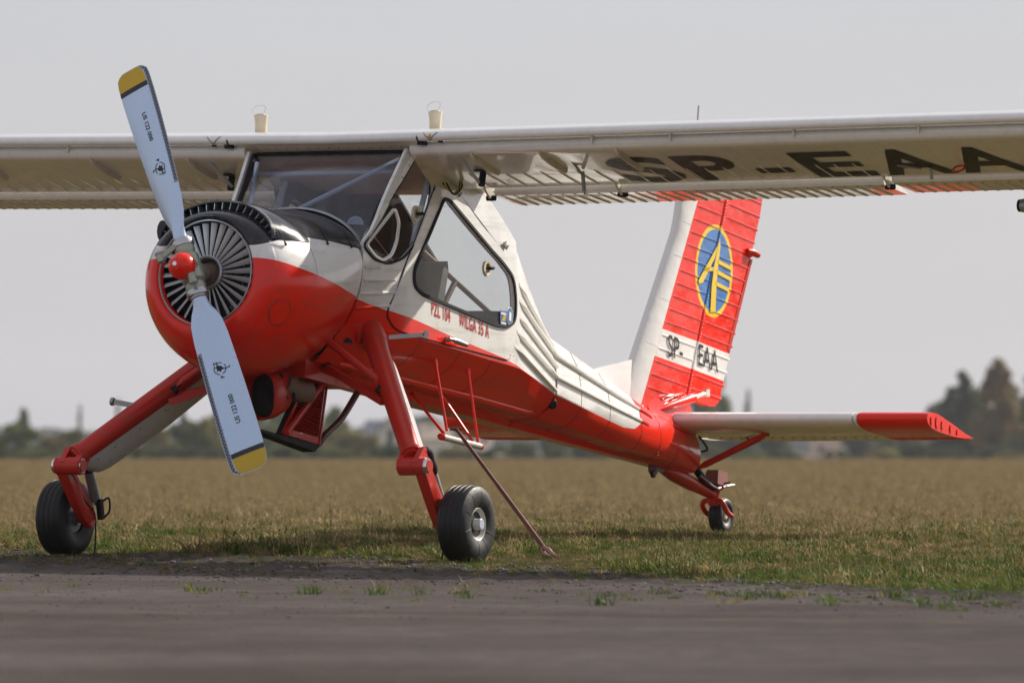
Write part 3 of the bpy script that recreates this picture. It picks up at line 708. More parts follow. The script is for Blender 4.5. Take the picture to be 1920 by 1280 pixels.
# ------------------------------------------------------------------ the aircraft
AC = thing('light_aircraft', 'red and white high wing propeller aircraft with a radial engine parked on the grass', 'aircraft', (-1.203, 54.24, 0), math.radians(62.5))
WL = [(-.45, .500), (-.1, .545), (.3, .565), (1.4, .568), (1.62, .555), (2.0, .495), (2.4, .43), (3.4, .31), (4.3, .215), (5.0, .15), (5.4, .10)]
def wl(a): return interp(a, WL)
def l_side(a, z):
    k = interp(a, [(.5, 0), (1.25, .13), (2.4, .13)]); t = min(max((z-1.45)/.95, 0), 1)
    w = wl(a)
    if a < .3: w = w+(.585-w)*min(max((z-1.9)/.65, 0), 1)*interp(a, [(-.4, 0), (.1, 1), (.3, .3)])
    w = w*(1-k*t*t)
    if a < .12:      # the nose of the fuselage takes the outline of the cowling's rear edge
        f = max(0, min(1, (a+.42)/.54)); f = f*f*(3-2*f)
        lc = interp(z, [(1.24, .13), (1.29, .22), (1.46, .37), (1.59, .460), (1.72, .508), (1.87, .520), (2.0, .515), (2.1, .56)])
        w = lc+(w-lc)*f
    return w
def side(off=0.0, sg=1):
    return lambda a, z, d=0: P(a, sg*(l_side(a, z)+off-d), z)
def zk(a): return 1.135-.118*a
def zd(a): return 1.43-.13*a
SEC = {  # a: half section from keel to top
 -.42: [(0, 1.225), (.06, 1.225), (.09, 1.24), (.18, 1.262), (.30, 1.39), (.388, 1.50)],
 -.2: [(0, 1.165), (.08, 1.165), (.10, 1.21), (.23, 1.225), (.41, 1.365), (.452, 1.46)],
 .0: [(0, 1.135), (.10, 1.135), (.12, 1.195), (.30, 1.20), (.485, 1.345), (.54, 1.435)],
 .2: [(0, 1.111), (.10, 1.111), (.12, 1.17), (.31, 1.18), (.50, 1.32), (.562, 1.412)],
 .8: [(0, 1.041), (.10, 1.041), (.12, 1.10), (.32, 1.108), (.51, 1.245), (.570, 1.332)],
 1.62: [(0, .944), (.10, .944), (.12, 1.0), (.32, 1.01), (.49, 1.14), (.556, 1.225)],
}
REAR = {
 1.60: [(0, .946), (.10, .946), (.12, 1.002), (.32, 1.012), (.49, 1.142), (.556, 1.24), (.556, 1.5), (.546, 1.8), (.523, 2.085), (.49, 2.105)],
 2.0: [(0, .899), (.09, .899), (.11, .945), (.30, .96), (.44, 1.06), (.492, 1.16), (.49, 1.35), (.465, 1.6), (.432, 1.775), (.40, 1.795)],
 2.4: [(0, .852), (.07, .852), (.10, .89), (.28, .915), (.38, .99), (.428, 1.07), (.43, 1.18), (.41, 1.34), (.37, 1.455), (.33, 1.475)],
 2.44: [(0, .847), (.07, .847), (.10, .885), (.275, .91), (.375, .985), (.422, 1.065), (.424, 1.17), (.40, 1.33), (.34, 1.455), (.0, 1.485)],
 3.4: [(0, .734), (.05, .734), (.075, .765), (.21, .785), (.275, .84), (.305, .90), (.308, .99), (.285, 1.12), (.22, 1.225), (0, 1.265)],
 4.3: [(0, .628), (.04, .628), (.065, .645), (.15, .665), (.19, .71), (.21, .76), (.212, .82), (.195, .90), (.14, .98), (0, 1.02)],
 4.9: [(0, .56), (.06, .56), (.08, .572), (.105, .59), (.135, .625), (.15, .67), (.15, .73), (.135, .80), (.09, .87), (0, .90)],
 5.22: [(0, .535), (.03, .535), (.05, .54), (.07, .56), (.095, .59), (.105, .63), (.105, .68), (.09, .75), (.06, .81), (0, .835)],
}
def catsec(tab, n):
    """smoothly resample a table of half sections along a"""
    ks = sorted(tab); out = []
    for i in range(len(ks)-1):
        k0, k1 = ks[i], ks[i+1]; m = n if k1-k0 > .2 else 1
        for j in range(m):
            t = j/m
            out.append((k0+(k1-k0)*t, [(p[0]+(q[0]-p[0])*t, p[1]+(q[1]-p[1])*t) for p, q in zip(tab[k0], tab[k1])]))
    out.append((ks[-1], tab[ks[-1]])); return out
# ---- lower fuselage and tail boom
bm = bmesh.new()
rings = [[P(a, l, z) for l, z in h]+[P(a, -l, z) for l, z in reversed(h[1:])] for a, h in catsec(SEC, 4)]
loft(bm, rings, True, (False, False))
fus = obj('fuselage', bm, M['livery'], AC, angle=24)
bm = bmesh.new()
front = {k: v for k, v in REAR.items() if k < 2.42}
rings = []
for a, h in catsec(front, 4):
    rings.append([P(a, l, z) for l, z in reversed(h[1:])]+[P(a, -l, z) for l, z in h])
loft(bm, rings, False)
lin = bmesh.new(); loft(lin, [[P(p.x, -p.y*.955, 1.5+(p.z-1.5)*.965) for p in r] for r in rings], False); obj('cabin_lining', lin, M['lining'], AC)
back = {k: v for k, v in REAR.items() if k > 2.42}
rings = [[P(a, l, z) for l, z in h]+[P(a, -l, z) for l, z in reversed(h[1:-1])] for a, h in catsec(back, 5)]
loft(bm, rings, True, (True, True))
boom = obj('tail_boom', bm, M['livery'], AC, angle=26)
def boom_l(a, z):
    tab = front if a < 2.42 else back; ks = sorted(tab); n0 = 4
    for k0, k1 in zip(ks, ks[1:]):
        if a <= k1 or k1 == ks[-1]:
            t = min(1, max(0, (a-k0)/(k1-k0))); h = [(x+(u-x)*t, y+(v-y)*t) for (x, y), (u, v) in zip(REAR[k0], REAR[k1])]
            for (l0, z0), (l1, z1) in zip(h[n0:], h[n0+1:]):
                if z0 <= z <= z1: return l0+(l1-l0)*(z-z0)/(z1-z0)
            return h[n0][0] if z < h[n0][1] else h[-2][0]
    return .1
def seam_ring(tab, a):
    ks = sorted(tab)
    for k0, k1 in zip(ks, ks[1:]):
        if k0 <= a <= k1:
            t = (a-k0)/(k1-k0); h = [(x+(u-x)*t, y+(v-y)*t) for (x, y), (u, v) in zip(tab[k0], tab[k1])]; return h
for nm_, tab, a, i0, i1 in (('fus', SEC, .28, 2, 6), ('fus', SEC, .80, 2, 6), ('fus', SEC, 1.25, 2, 6), ('boom', back, 2.9, 2, 9), ('boom', back, 3.45, 2, 9), ('boom', back, 4.05, 2, 9), ('boom', back, 4.42, 2, 9), ('boom', back, 4.75, 2, 9)):
    h = seam_ring(tab, a)[i0:i1]
    for sg in (1, -1):
        bm = bmesh.new(); tube(bm, [P(a, sg*l, z) for l, z in h], .0024, 5); obj('panel_seam', bm, M['rust'], fus if nm_ == 'fus' else boom)
# ---- rear sloped window between the shoulders and its frame
bm = bmesh.new(); gm = bmesh.new()
slope = [(1.21, 2.385, .492), (1.62, 2.075, .50), (2.0, 1.78, .41), (2.42, 1.47, .335)]
for sg in (1, -1):
    loft(bm, [[P(a, sg*(w+.012), z+.012), P(a, sg*(w-.06), z+.014), P(a, sg*(w-.06), z-.012), P(a, sg*(w+.012), z-.02)] for a, z, w in slope], True)
rw = obj('rear_window_frame', bm, M['white'], AC)
rings = [[P(a, w*u, z+.018*(1-u*u)) for u in [k/6-1 for k in range(13)]] for a, z, w in slope]
loft(gm, rings, False)
rings = [[P(a, w*u, z-.004+.018*(1-u*u)) for u in [k/6-1 for k in range(13)]] for a, z, w in slope]
loft(gm, rings, False)
obj('rear_window', gm, M['glass'], AC)

# ---- cabin sides with window openings, doors
QW = roundpoly([(0.167, 2.561), (0.375, 2.482), (0.448, 2.369), (0.397, 2.231), (0.231, 2.031), (0.045, 1.909), (-0.111, 1.872), (-0.274, 1.896), (-0.415, 1.977)], .045)
DOOR = roundpoly([(0.465, 2.393), (0.610, 2.420), (0.756, 2.383), (1.421, 1.987), (1.555, 1.869), (1.600, 1.679), (1.555, 1.402), (1.473, 1.276), (.16, 1.425), (-0.009, 1.459), (-0.087, 1.552), (-0.080, 1.603), (0.091, 1.893)], [.07, .05, .07, .15, .12, .1, .12, .07, .12, .08, .04, .04, .1])
DWIN = roundpoly([(0.566, 2.307), (0.668, 2.289), (1.346, 1.934), (1.548, 1.817), (1.570, 1.661), (1.548, 1.533), (1.436, 1.494), (1.287, 1.499), (0.263, 1.686), (0.162, 1.742), (0.162, 1.843), (0.306, 2.015)], [.05, .05, .12, .1, .1, .06, .05, .08, .1, .06, .06, .1])
SIDE = [(-.415, 1.49), (.0, 1.438), (.6, 1.36), (1.2, 1.28), (1.66, 1.226), (1.66, 2.05), (1.45, 2.215), (1.23, 2.385), (.9, 2.46), (.5, 2.55), (.055, 2.605), (-.40, 2.03), (-.415, 2.0)]
VENT = roundpoly([(-0.380, 1.988), (-0.090, 2.226), (-0.033, 2.143), (-0.040, 2.008), (-0.090, 1.930), (-0.182, 1.894), (-0.274, 1.919)], .03)
SHRINK = lambda lp, k: [((x-cx)*k+cx, (z-cz)*k+cz) for cx, cz in [(sum(p[0] for p in lp)/len(lp), sum(p[1] for p in lp)/len(lp))] for x, z in lp]
for sg in (1, -1):
    bm = bmesh.new(); panel(bm, SIDE, [QW, SHRINK(DOOR, .975)], side(0, sg), .022)
    cs = obj('cabin_side', bm, M['livery'], AC, angle=30)
    bm = bmesh.new(); panel(bm, SHRINK(SIDE, .985), [SHRINK(QW, 1.03), SHRINK(DWIN, 1.03)], side(-.034, sg), .004); obj('cabin_lining', bm, M['lining'], AC)
    bm = bmesh.new(); panel(bm, SHRINK(QW, .99), [], side(-.006, sg), .004); obj('quarter_window', bm, M['glass'], cs)
    bm = bmesh.new(); loop_strip(bm, QW, side(0, sg), .014, .009); obj('window_seal', bm, M['blackmatte'], cs)
    bm = bmesh.new(); loop_strip(bm, VENT, side(.004, sg), .020, .012); obj('vent_window_frame', bm, M['white'], cs)
    # side stiffeners ahead of the door
    for (x0, y0, x1, y1) in ((682, 501, 708, 499), (681, 528, 735, 523), (677, 557, 742, 549), (664, 587, 733, 577)):
        p0 = None
    # door
    bm = bmesh.new(); panel(bm, DOOR, [DWIN], side(.010, sg), .022)
    dr = obj('door', bm, M['livery'], AC, angle=30)
    bm = bmesh.new(); panel(bm, SHRINK(DWIN, .99), [], side(.016, sg), .004); obj('door_window', bm, M['glass'], dr)
    bm = bmesh.new(); loop_strip(bm, DWIN, side(.012, sg), .024, .010); obj('window_seal', bm, M['blackmatte'], dr)
    bm = bmesh.new(); loop_strip(bm, SHRINK(DOOR, 1.006), side(.002, sg), .009, .0025); obj('door_gap', bm, M['void'], dr)
    # round vent in the door window: flange ring, opening lever
    for nm, (ca, cz), r, par in (('vent_ring', (1.156, 1.868), .047, dr), ('vent_ring', (0.162, 2.195), .047, cs)):
        bm = bmesh.new(); c = P(ca, sg*(l_side(ca, cz)+.016), cz)
        prof = []
        lathe(bm, c, P(0, sg, 0), [(-.006, r*.66), (.008, r*.66), (.010, r*.75), (.010, r*1.12), (-.006, r*1.12)], 28)
        ring = obj(nm, bm, M['cream'], par)
        bm = bmesh.new(); tube(bm, [c+P(0, sg*.005, 0), c+P(.008, sg*.03, 0), c+P(.03, sg*.035, .003)], .011, 8); obj('vent_knob', bm, M['blackmatte'], par)
    # handle
    ha = (0.582, 0.585, 1.405)
    bm = bmesh.new(); h0 = P(ha[0], sg*(l_side(ha[0], ha[2])+.012), ha[2])
    tube(bm, [h0, h0+P(0, sg*.03, 0)], .018, 10); tube(bm, [h0+P(-.03, sg*.036, .004), h0+P(.02, sg*.038, -.002)], .012, 8)
    tube(bm, [h0+P(.02, sg*.04, -.002), h0+P(.06, sg*.045, -.012), h0+P(.20, sg*.045, -.035)], [.012, .019, .014], 10)
    obj('door_handle', bm, M['alu'], dr)
    # door hinges by the slanted aft edge
    for (x, y) in ((860, 372), (947, 470)):
        a, z = (0.80, 2.345) if x == 860 else (1.45, 2.02)
        bm = bmesh.new(); c = P(a, sg*(l_side(a, z)+.02), z); c = c-P(0, sg*.008, 0); box(bm, c, (.05, .014, .022), Matrix.Rotation(math.radians(38), 3, 'Y'))
        for e in (-.02, .02): tube(bm, [c+P(e*.8-.012, sg*.008, -e*.6-.012), c+P(e*.8+.012, sg*.010, -e*.6+.015)], .005, 8)
        obj('door_hinge', bm, M['alu'], dr)
# forward stiffeners on the left and right cabin side (horizontal beads)
for sg in (1, -1):
    for a0, z0, a1, z1 in ((-.39, 1.845, -.20, 1.852), (-.39, 1.765, -.03, 1.775), (-.40, 1.675, .02, 1.695), (-.40, 1.585, -.05, 1.61)):
        bm = bmesh.new(); n = 6
        rings = []
        for k in range(n+1):
            a = a0+(a1-a0)*k/n; z = z0+(z1-z0)*k/n; e = .3 if k in (0, n) else 1
            rings.append([P(a, sg*(l_side(a, z+d)+h*e), z+d) for d, h in ((.016, -.004), (.006, .010), (-.004, .010), (-.012, -.004))])
        loft(bm, rings, True); obj('side_stiffener', bm, M['livery'], AC)
# lettering on the doors
for sg in (1, -1):
    sl = math.atan2(-.185, 1)
    for body, x0, z0 in (('PZL 104', .385, 1.562), ('WILGA 35 A', .765, 1.496)):
        def fm(u, v, d, x0=x0, z0=z0, sg=sg):
            if sg < 0: u = (.42 if body[0] == 'W' else .29)-u
            a = x0+u*math.cos(sl); z = z0+u*math.sin(sl)+v
            return P(a, sg*(l_side(a, z)+.010-d), z)
        text_obj('door_lettering', body, .116, fm, M['redink'], AC, bold=.0026, sx=.58, space=1.16)
# window stickers
def sticker(nm, pts, m, off, parent=AC):
    bm = bmesh.new(); panel(bm, pts, [], lambda a, z, d: P(a, l_side(a, z)+off-d, z), .001, 0); return obj(nm, bm, m, parent, False)
circ = lambda c, r, n=24, sx=1: [(c[0]+r*sx*math.cos(2*PI*k/n), c[1]+r*math.sin(2*PI*k/n)) for k in range(n)]
c1 = (1.452, 1.566)
sticker('round_sticker', circ(c1, .058, 28, .9), M['white'], .021); sticker('round_sticker', circ(c1, .052, 28, .9), M['sticker'], .0225)
sticker('sticker_mark', [(c1[0]-.02, c1[1]-.03), (c1[0]+.015, c1[1]-.035), (c1[0]+.02, c1[1]+.02), (c1[0]-.01, c1[1]+.03)], M['white'], .024)
c2 = (1.355, 1.551)
R4 = lambda c, w, h: [(c[0]+x*w, c[1]+y*h-.1*x*w) for x, y in ((-.5, -.5), (.5, -.5), (.5, .5), (-.5, .5))]
sticker('square_sticker', R4(c2, .085, .092), M['sticker'], .021)
sticker('sticker_mark', R4((c2[0], c2[1]+.028), .07, .014), M['white'], .0225)
sticker('sticker_mark', [(c2[0]-.03, c2[1]-.018), (c2[0]+.005, c2[1]+.018), (c2[0]+.03, c2[1]+.015), (c2[0]+.02, c2[1]-.02)], M['yellow'], .0225)
sticker('sticker_mark', R4((c2[0], c2[1]-.034), .07, .012), M['white'], .0225)

# ---- cockpit interior: seats, panel, tubes, floor
bm = bmesh.new()
for l0 in (.26, -.26):
    rings = []
    for k, (a, z, t, w) in enumerate(((.60, 1.42, .10, .40), (.68, 1.55, .10, .42), (.80, 1.84, .08, .40), (.845, 1.90, .04, .36))):
        rings.append([P(a-t/2, l0-w/2, z), P(a-t/2, l0+w/2, z), P(a+t/2, l0+w/2, z+.01), P(a+t/2, l0-w/2, z+.01)])
    loft(bm, rings)
    box(bm, P(.38, l0, 1.42), (.48, .42, .10), Matrix.Rotation(math.radians(-6), 3, 'Y'))
obj('seat', bm, M['seat'], AC, angle=50)
bm = bmesh.new(); box(bm, P(1.35, 0, 1.33), (.45, .95, .10)); box(bm, P(1.62, 0, 1.42), (.07, .95, .22), Matrix.Rotation(math.radians(20), 3, 'Y'))
obj('rear_seat', bm, M['seat'], AC)
bm = bmesh.new(); box(bm, P(-.28, 0, 1.92), (.08, .92, .32)); box(bm, P(-.2, 0, 2.10), (.22, .8, .04))
obj('instrument_panel', bm, M['dark'], AC)
bm = bmesh.new(); box(bm, P(.6, 0, 1.275), (1.9, .74, .03), Matrix.Rotation(math.radians(7), 3, 'Y')); obj('cabin_floor', bm, M['dark'], AC)
bm = bmesh.new(); loft(bm, [[P(a, l, z), P(a, l, z-.02), P(a+.001, -.12, z-.02), P(a+.001, -.12, z)] for a, z, l in ((1.22, 2.37, -.47), (1.45, 2.19, -.47), (1.80, 1.925, -.43))]); obj('sky_blocking_panel', bm, M['lining'], AC)  # added dark panel, hides bright sky so the quarter window reads dark
bm = bmesh.new(); loft(bm, [[P(-.36+d, l, z) for l, z in ((.48, 1.95), (.46, 1.72), (.40, 1.59), (.30, 1.46), (.15, 1.28), (-.15, 1.28), (-.30, 1.46), (-.40, 1.59), (-.46, 1.72), (-.48, 1.95))] for d in (0, .01)]); obj('firewall', bm, M['dark'], AC)
bm = bmesh.new(); box(bm, P(.58, 0, 2.50), (.98, 1.0, .03), Matrix.Rotation(math.radians(12), 3, 'Y')); obj('cabin_ceiling', bm, M['dark'], AC)
def tubes(nm, segs, r, m, par=AC):
    for p, q in segs:
        bm = bmesh.new(); tube(bm, [P(*p), P(*q)], r, 10); obj(nm, bm, m, par)
tubes('windshield_brace', [((.07, .53, 2.545), (-.30, -.06, 2.20)), ((.04, -.50, 2.53), (-.26, -.40, 2.12)), ((.10, .56, 2.46), (.10, -.56, 2.46))], .016, M['tubegrey'])
tubes('cabin_tube', [((0.991, 0.150, 2.010), (2.052, 0.150, 1.577)), ((1.513, 0.150, 1.792), (1.358, 0.150, 1.637))], .019, M['tubebrown'])
bm = bmesh.new(); q = (1.765, 0.300, 1.572); box(bm, P(q[0], .2, q[2]-.01), (.45, .30, .08)); box(bm, P(q[0]-.12, .2, q[2]-.10), (.20, .30, .16)); obj('luggage_shelf', bm, M['seat'], AC)
tubes('cabin_tube', [((.45, .52, 2.42), (.18, .52, 1.9)), ((.45, -.52, 2.42), (.18, -.52, 1.9))], .018, M['tubegrey'])
bm = bmesh.new(); lathe(bm, P(.02, .30, 2.17), P(-1, .2, 0), [(0, .02), (.02, .05), (.05, .055), (.09, .04), (.10, .0)], 14); box(bm, P(.05, .30, 2.07), (.06, .05, .12))
obj('headset', bm, M['blackmatte'], AC)
bm = bmesh.new(); lathe(bm, P(-.19, .34, 2.12), P(-1, .25, .2), [(0, .055), (.008, .055), (.008, .04), (.004, .038), (.004, .0)], 24); obj('dial', bm, M['tubegrey'], AC)

# ---- windshield
base = []
def cowl_tab(a):
    T = COWL; 
    for i in range(len(T)-1):
        if a <= T[i+1][0]:
            t = max(0, (a-T[i][0])/(T[i+1][0]-T[i][0])); return [p+(q-p)*t for p, q in zip(T[i], T[i+1])]
    return list(T[-1])
#      a, centre z, half width, top radius, bottom radius, exponent top, exponent bottom
COWL = [(-1.495, 1.797, .325, .325, .325, 2, 2), (-1.528, 1.795, .355, .355, .355, 2, 2), (-1.500, 1.790, .415, .385, .42, 2, 2), (-1.42, 1.778, .482, .412, .49, 2, 2),
        (-1.30, 1.762, .530, .435, .545, 2, 2), (-1.15, 1.745, .563, .455, .58, 2, 2), (-1.0, 1.735, .575, .462, .585, 2, 2), (-.8, 1.77, .578, .435, .598, 2.0, 1.9),
        (-.65, 1.815, .572, .395, .615, 1.92, 1.82), (-.5, 1.86, .560, .355, .630, 1.88, 1.75)]
def cowl_pt(a, ph, dr=0.0):
    _, zc, w, rt, rb, nt_, nb = cowl_tab(a)
    c, s = math.cos(ph), math.sin(ph); n = nt_ if s >= 0 else nb
    l = math.copysign(abs(c)**(2/n), c)*(w+dr); z = zc+math.copysign(abs(s)**(2/n), s)*((rt if s >= 0 else rb)+dr)
    sh = .15*(z-1.78)*interp(a, [(-1.3, 1), (-.5, 0)])
    return P(a+sh, l, z)
def cowl_l(a, z):
    lo, hi = -PI/2, PI/2*.98
    for _ in range(40):
        m = (lo+hi)/2
        if cowl_pt(a, m).z < z: lo = m
        else: hi = m
    return -cowl_pt(a, lo).y
NB = 24
bot, top = [], []
for k in range(NB+1):
    u = k/NB; ph = math.radians(22+136*u); p = cowl_pt(-.5, ph); p = P(-.38, -p.y*(1-.06*abs(2*u-1)), p.z-.012*(1-abs(2*u-1))+.012); bot.append(p)
    l = .583*(1-2*u); top.append(P(.107-.02*(1-(2*u-1)**2), l, 2.588-(.05 if k in (0, NB) else 0)))
rings = []
for j in range(9):
    t = j/8; rings.append([b.lerp(q, t)+Vector((-.035, 0, .03))*math.sin(PI*t)*(1-(2*k/NB-1)**4) for k, (b, q) in enumerate(zip(bot, top))])
bm = bmesh.new(); loft(bm, rings, False); loft(bm, [[p+Vector((.004, 0, -.003)) for p in r] for r in rings], False)
ws = obj('windshield', bm, M['wsglass'], AC, angle=80)
for k in (0, NB):
    bm = bmesh.new(); sg = 1 if k == 0 else -1
    bar(bm, rings[0][k]+P(.0, sg*.004, .0), rings[-1][k]+P(.012, sg*.006, .02), .032, .016, up=P(-.3, sg, 0))
    wp = obj('windshield_post', bm, M['white'], ws)
    n = (rings[-1][k]-rings[0][k]); rivets('post_screws', [(rings[0][k]+n*(i+.5)/7+P(-.006, sg*.014, 0), P(-.3, sg, 0)) for i in range(7)], .007, M['alu'], ws)
bm = bmesh.new(); tube(bm, rings[-1], .011, 8); obj('windshield_seal', bm, M['blackmatte'], ws)
bm = bmesh.new()
loft(bm, [[p+Vector((-.03, 0, .006)), p+Vector((-.01, 0, .018)), p+Vector((.015, 0, .012)), p+Vector((.02, 0, -.01))] for p in rings[0]], True); obj('windshield_base_strip', bm, M['alu'], ws)

# ---- engine cowling
NP = 72
bm = bmesh.new()
aa = [-1.495, -1.52, -1.528, -1.520, -1.500, -1.46, -1.42, -1.36, -1.30, -1.22, -1.15, -1.07, -1.0, -.9, -.8, -.7, -.6, -.5, -.4]
rings = [[cowl_pt(a, 2*PI*k/NP) for k in range(NP)] for a in ([-1.495001] if False else [])]
T = COWL
def ring_from(row, dr=0, da=0):
    out = []
    for k in range(NP):
        ph = 2*PI*k/NP; a, zc, w, rt, rb, n1, n2 = row
        c, s = math.cos(ph), math.sin(ph); n = n1 if s >= 0 else n2
        l = math.copysign(abs(c)**(2/n), c)*(w+dr); z = zc+math.copysign(abs(s)**(2/n), s)*((rt if s >= 0 else rb)+dr)
        out.append(P(a+da+.15*(z-1.78)*interp(a, [(-1.3, 1), (-.5, 0)]), l, z))
    return out
def smooth_rows(rows, n):
    pts = [Vector(r[:3]) for r in rows]; out = []
    for i in range(len(rows)-1):
        for j in range(n):
            t = j/n; p = [rows[max(i-1, 0)], rows[i], rows[i+1], rows[min(i+2, len(rows)-1)]]
            out.append(tuple(.5*((2*p[1][c])+(p[2][c]-p[0][c])*t+(2*p[0][c]-5*p[1][c]+4*p[2][c]-p[3][c])*t*t+(3*p[1][c]-p[0][c]-3*p[2][c]+p[3][c])*t**3) for c in range(7)))
    out.append(rows[-1]); return out
rows = [(-1.482, 1.797, .319, .319, .319, 2, 2)]+smooth_rows(COWL, 3)
rings = [ring_from(r) for r in rows]+[ring_from(COWL[-1], -.008, .001), ring_from(COWL[-1], -.03, -.12)]
loft(bm, rings, True, (False, False))
cowl = obj('engine_cowling', bm, M['cowl'], AC, angle=50)
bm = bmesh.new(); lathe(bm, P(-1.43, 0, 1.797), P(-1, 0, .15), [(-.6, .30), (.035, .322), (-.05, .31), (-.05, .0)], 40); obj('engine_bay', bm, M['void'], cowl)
bm = bmesh.new()   # thin metal rim of the opening
rr = ring_from((-1.515, 1.797, .326, .326, .326, 2, 2))
tube(bm, rr+[rr[0]], .006, 6, False); obj('opening_rim', bm, M['alu'], cowl)
def cowl_strip(name, ptsfn, n, w, h, m, par):
    bm = bmesh.new(); pp = [ptsfn(i/n) for i in range(n+1)]; tube(bm, pp, w, 5); return obj(name, bm, m, par)
# black deck between the cowling and the windshield
bm = bmesh.new(); dk = []
for k in range(NB+1):
    u = k/NB; p = cowl_pt(-.505, math.radians(16+148*u), -.006); q = bot[k]+Vector((.03, 0, -.008)); dk.append((p, p.lerp(q, .5)+Vector((0, 0, .004)), q))
loft(bm, [[d[i] for d in dk] for i in range(3)], False); loft(bm, [[d[i]-Vector((0, 0, .012)) for d in dk] for i in range(3)], False); obj('glare_deck', bm, M['black'], AC)
# panel seams, rivets
seam = lambda a, dr=.0005: [cowl_pt(a, math.radians(-100+200*k/60), dr) for k in range(61)]
for a in (-1.10,):
    bm = bmesh.new(); tube(bm, seam(a), .0022, 5); obj('cowling_seam', bm, M['rust'], cowl)
rv = []
cz = P(-1, 0, 1.76)
for a in (-1.44, -1.125, -1.075, -.53):
    for k in range(150):
        ph = math.radians(-110+220*k/150); p = cowl_pt(a, ph); rv.append((p, Vector((0, p.y, p.z-1.75))))
rivets('rivets', rv, .0072, M['cowl'], cowl)
# round access cover on the left side
AC0, PH0 = -1.36, math.radians(-25)
def cover(u, v, d=0):
    a = AC0+u*.80; dp = .53; return cowl_pt(a, PH0+v/dp, d)
bm = bmesh.new(); tube(bm, [cover(x, z, .001) for x, z in circ((0, 0), .088, 40, 1)], .0035, 5); obj('cover_seam', bm, M['rust'], cowl)
bm = bmesh.new(); panel(bm, circ((0, 0), .084, 40, 1), [], lambda x, z, d: cover(x, z, .004-d), .003, .03); obj('access_cover', bm, M['red'], cowl)
# latches of the black top panel
for a, z in ((-1.33, 1.985), (-.86, 2.0), (-.60, 1.985)):
    l = cowl_l(a, z); bm = bmesh.new(); n = (P(0, l, z-1.75)).normalized()
    tube(bm, [P(a-.02, l-.03, z+.07)+n*.012, P(a, l, z)+n*.016, P(a+.01, l+.008, z-.025)+n*.014], [.003, .004, .009], 8); obj('cowl_latch', bm, M['blackmatte'], cowl)
# carburettor air scoop on top: a hood, open to the front, with vanes inside
bm = bmesh.new(); NS, NR = 40, 14; SC0, SC1 = 33, 112
def hood(u, s, inner=0):
    ph = math.radians(SC0+SC1*u); e = max(0, 1-abs(2*u-1)**6)
    a = -1.43+.045*math.sin(PI*u)+s*(.36+.10*math.sin(PI*u)); h = (.050*e+.006)*(1-s)**.9*(1+.35*s)
    return cowl_pt(a, ph, h-inner+.004)
outer = [[hood(k/NS, j/NR) for k in range(NS+1)] for j in range(NR+1)]
inn = [[hood(k/NS, j/NR, .010) for k in range(NS+1)] for j in range(6)]
loft(bm, list(reversed(inn))+outer, False)
sc_ = obj('air_scoop', bm, M['black'], cowl, angle=50)
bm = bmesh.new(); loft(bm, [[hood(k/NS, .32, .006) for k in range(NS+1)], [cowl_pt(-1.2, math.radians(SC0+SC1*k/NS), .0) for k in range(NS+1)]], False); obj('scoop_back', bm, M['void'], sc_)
for i in range(17):
    u = .06+.88*i/16; bm = bmesh.new(); ph = math.radians(SC0+SC1*u)
    p = hood(u, .02, .012); q = cowl_pt(-1.43+.045*math.sin(PI*u), ph, .004); r_ = hood(u, .2, .012); s_ = cowl_pt(-1.28, ph, .004)
    t = Vector((0, .002, 0)); loft(bm, [[p-t, q-t, s_-t, r_-t], [p+t, q+t, s_+t, r_+t]]); obj('scoop_vane', bm, M['alu'], sc_)
rivets('rivets', [(hood(.03+.94*k/56, .05), hood(.03+.94*k/56, .05)-P(-1.3, 0, 1.75)) for k in range(57)], .004, M['alu'], sc_)
# black cooling ear on the far side
bm = bmesh.new(); rings = []
for s in range(7):
    t = s/6; a = -1.36+.34*t; ph = math.radians(140); c = cowl_pt(a, ph); rr = .055*(1-t*.5)
    rings.append([c+P(0, -rr*.75*math.cos(2*PI*k/12)-.028*(1-t), rr*1.3*math.sin(2*PI*k/12)+.02*(1-t)) for k in range(12)])
loft(bm, rings); obj('side_scoop', bm, M['black'], cowl)
# cooling shutter: radial vanes round a centre ring
UP = Vector((.15, 0, 1)).normalized(); AX = Vector((-1, 0, .15)).normalized(); LA = P(0, 1, 0)
EC = P(-1.475, 0, 1.797)
vane = None
for i in range(30):
    th = 2*PI*(i+.3)/30; rad = UP*math.cos(th)+LA*math.sin(th); tan = AX.cross(rad).normalized()
    bm = bmesh.new()
    d = (tan*math.cos(math.radians(40))+AX*math.sin(math.radians(40)))
    rings = []
    for r, w in ((.105, .014), (.20, .028), (.314, .042)):
        c = EC+rad*r; nn = d.cross(rad).normalized()
        rings.append([c-d*w/2-nn*.001, c-nn*.004, c+d*w/2-nn*.001, c+d*w/2+nn*.001, c+nn*.0045, c-d*w/2+nn*.001])
    loft(bm, rings); obj('shutter_vane', bm, M['louver'], cowl)
bm = bmesh.new(); lathe(bm, EC, AX, [(-.03, .085), (.02, .088), (.028, .098), (.02, .108), (-.03, .108)], 40); obj('shutter_ring', bm, M['alu'], cowl)
bm = bmesh.new(); lathe(bm, EC+AX*-.03, AX, [(-.1, .085), (0, .085), (.04, .05), (.12, .045), (.2, .04)], 24); obj('gearbox_nose', bm, M['brownduct'], cowl)
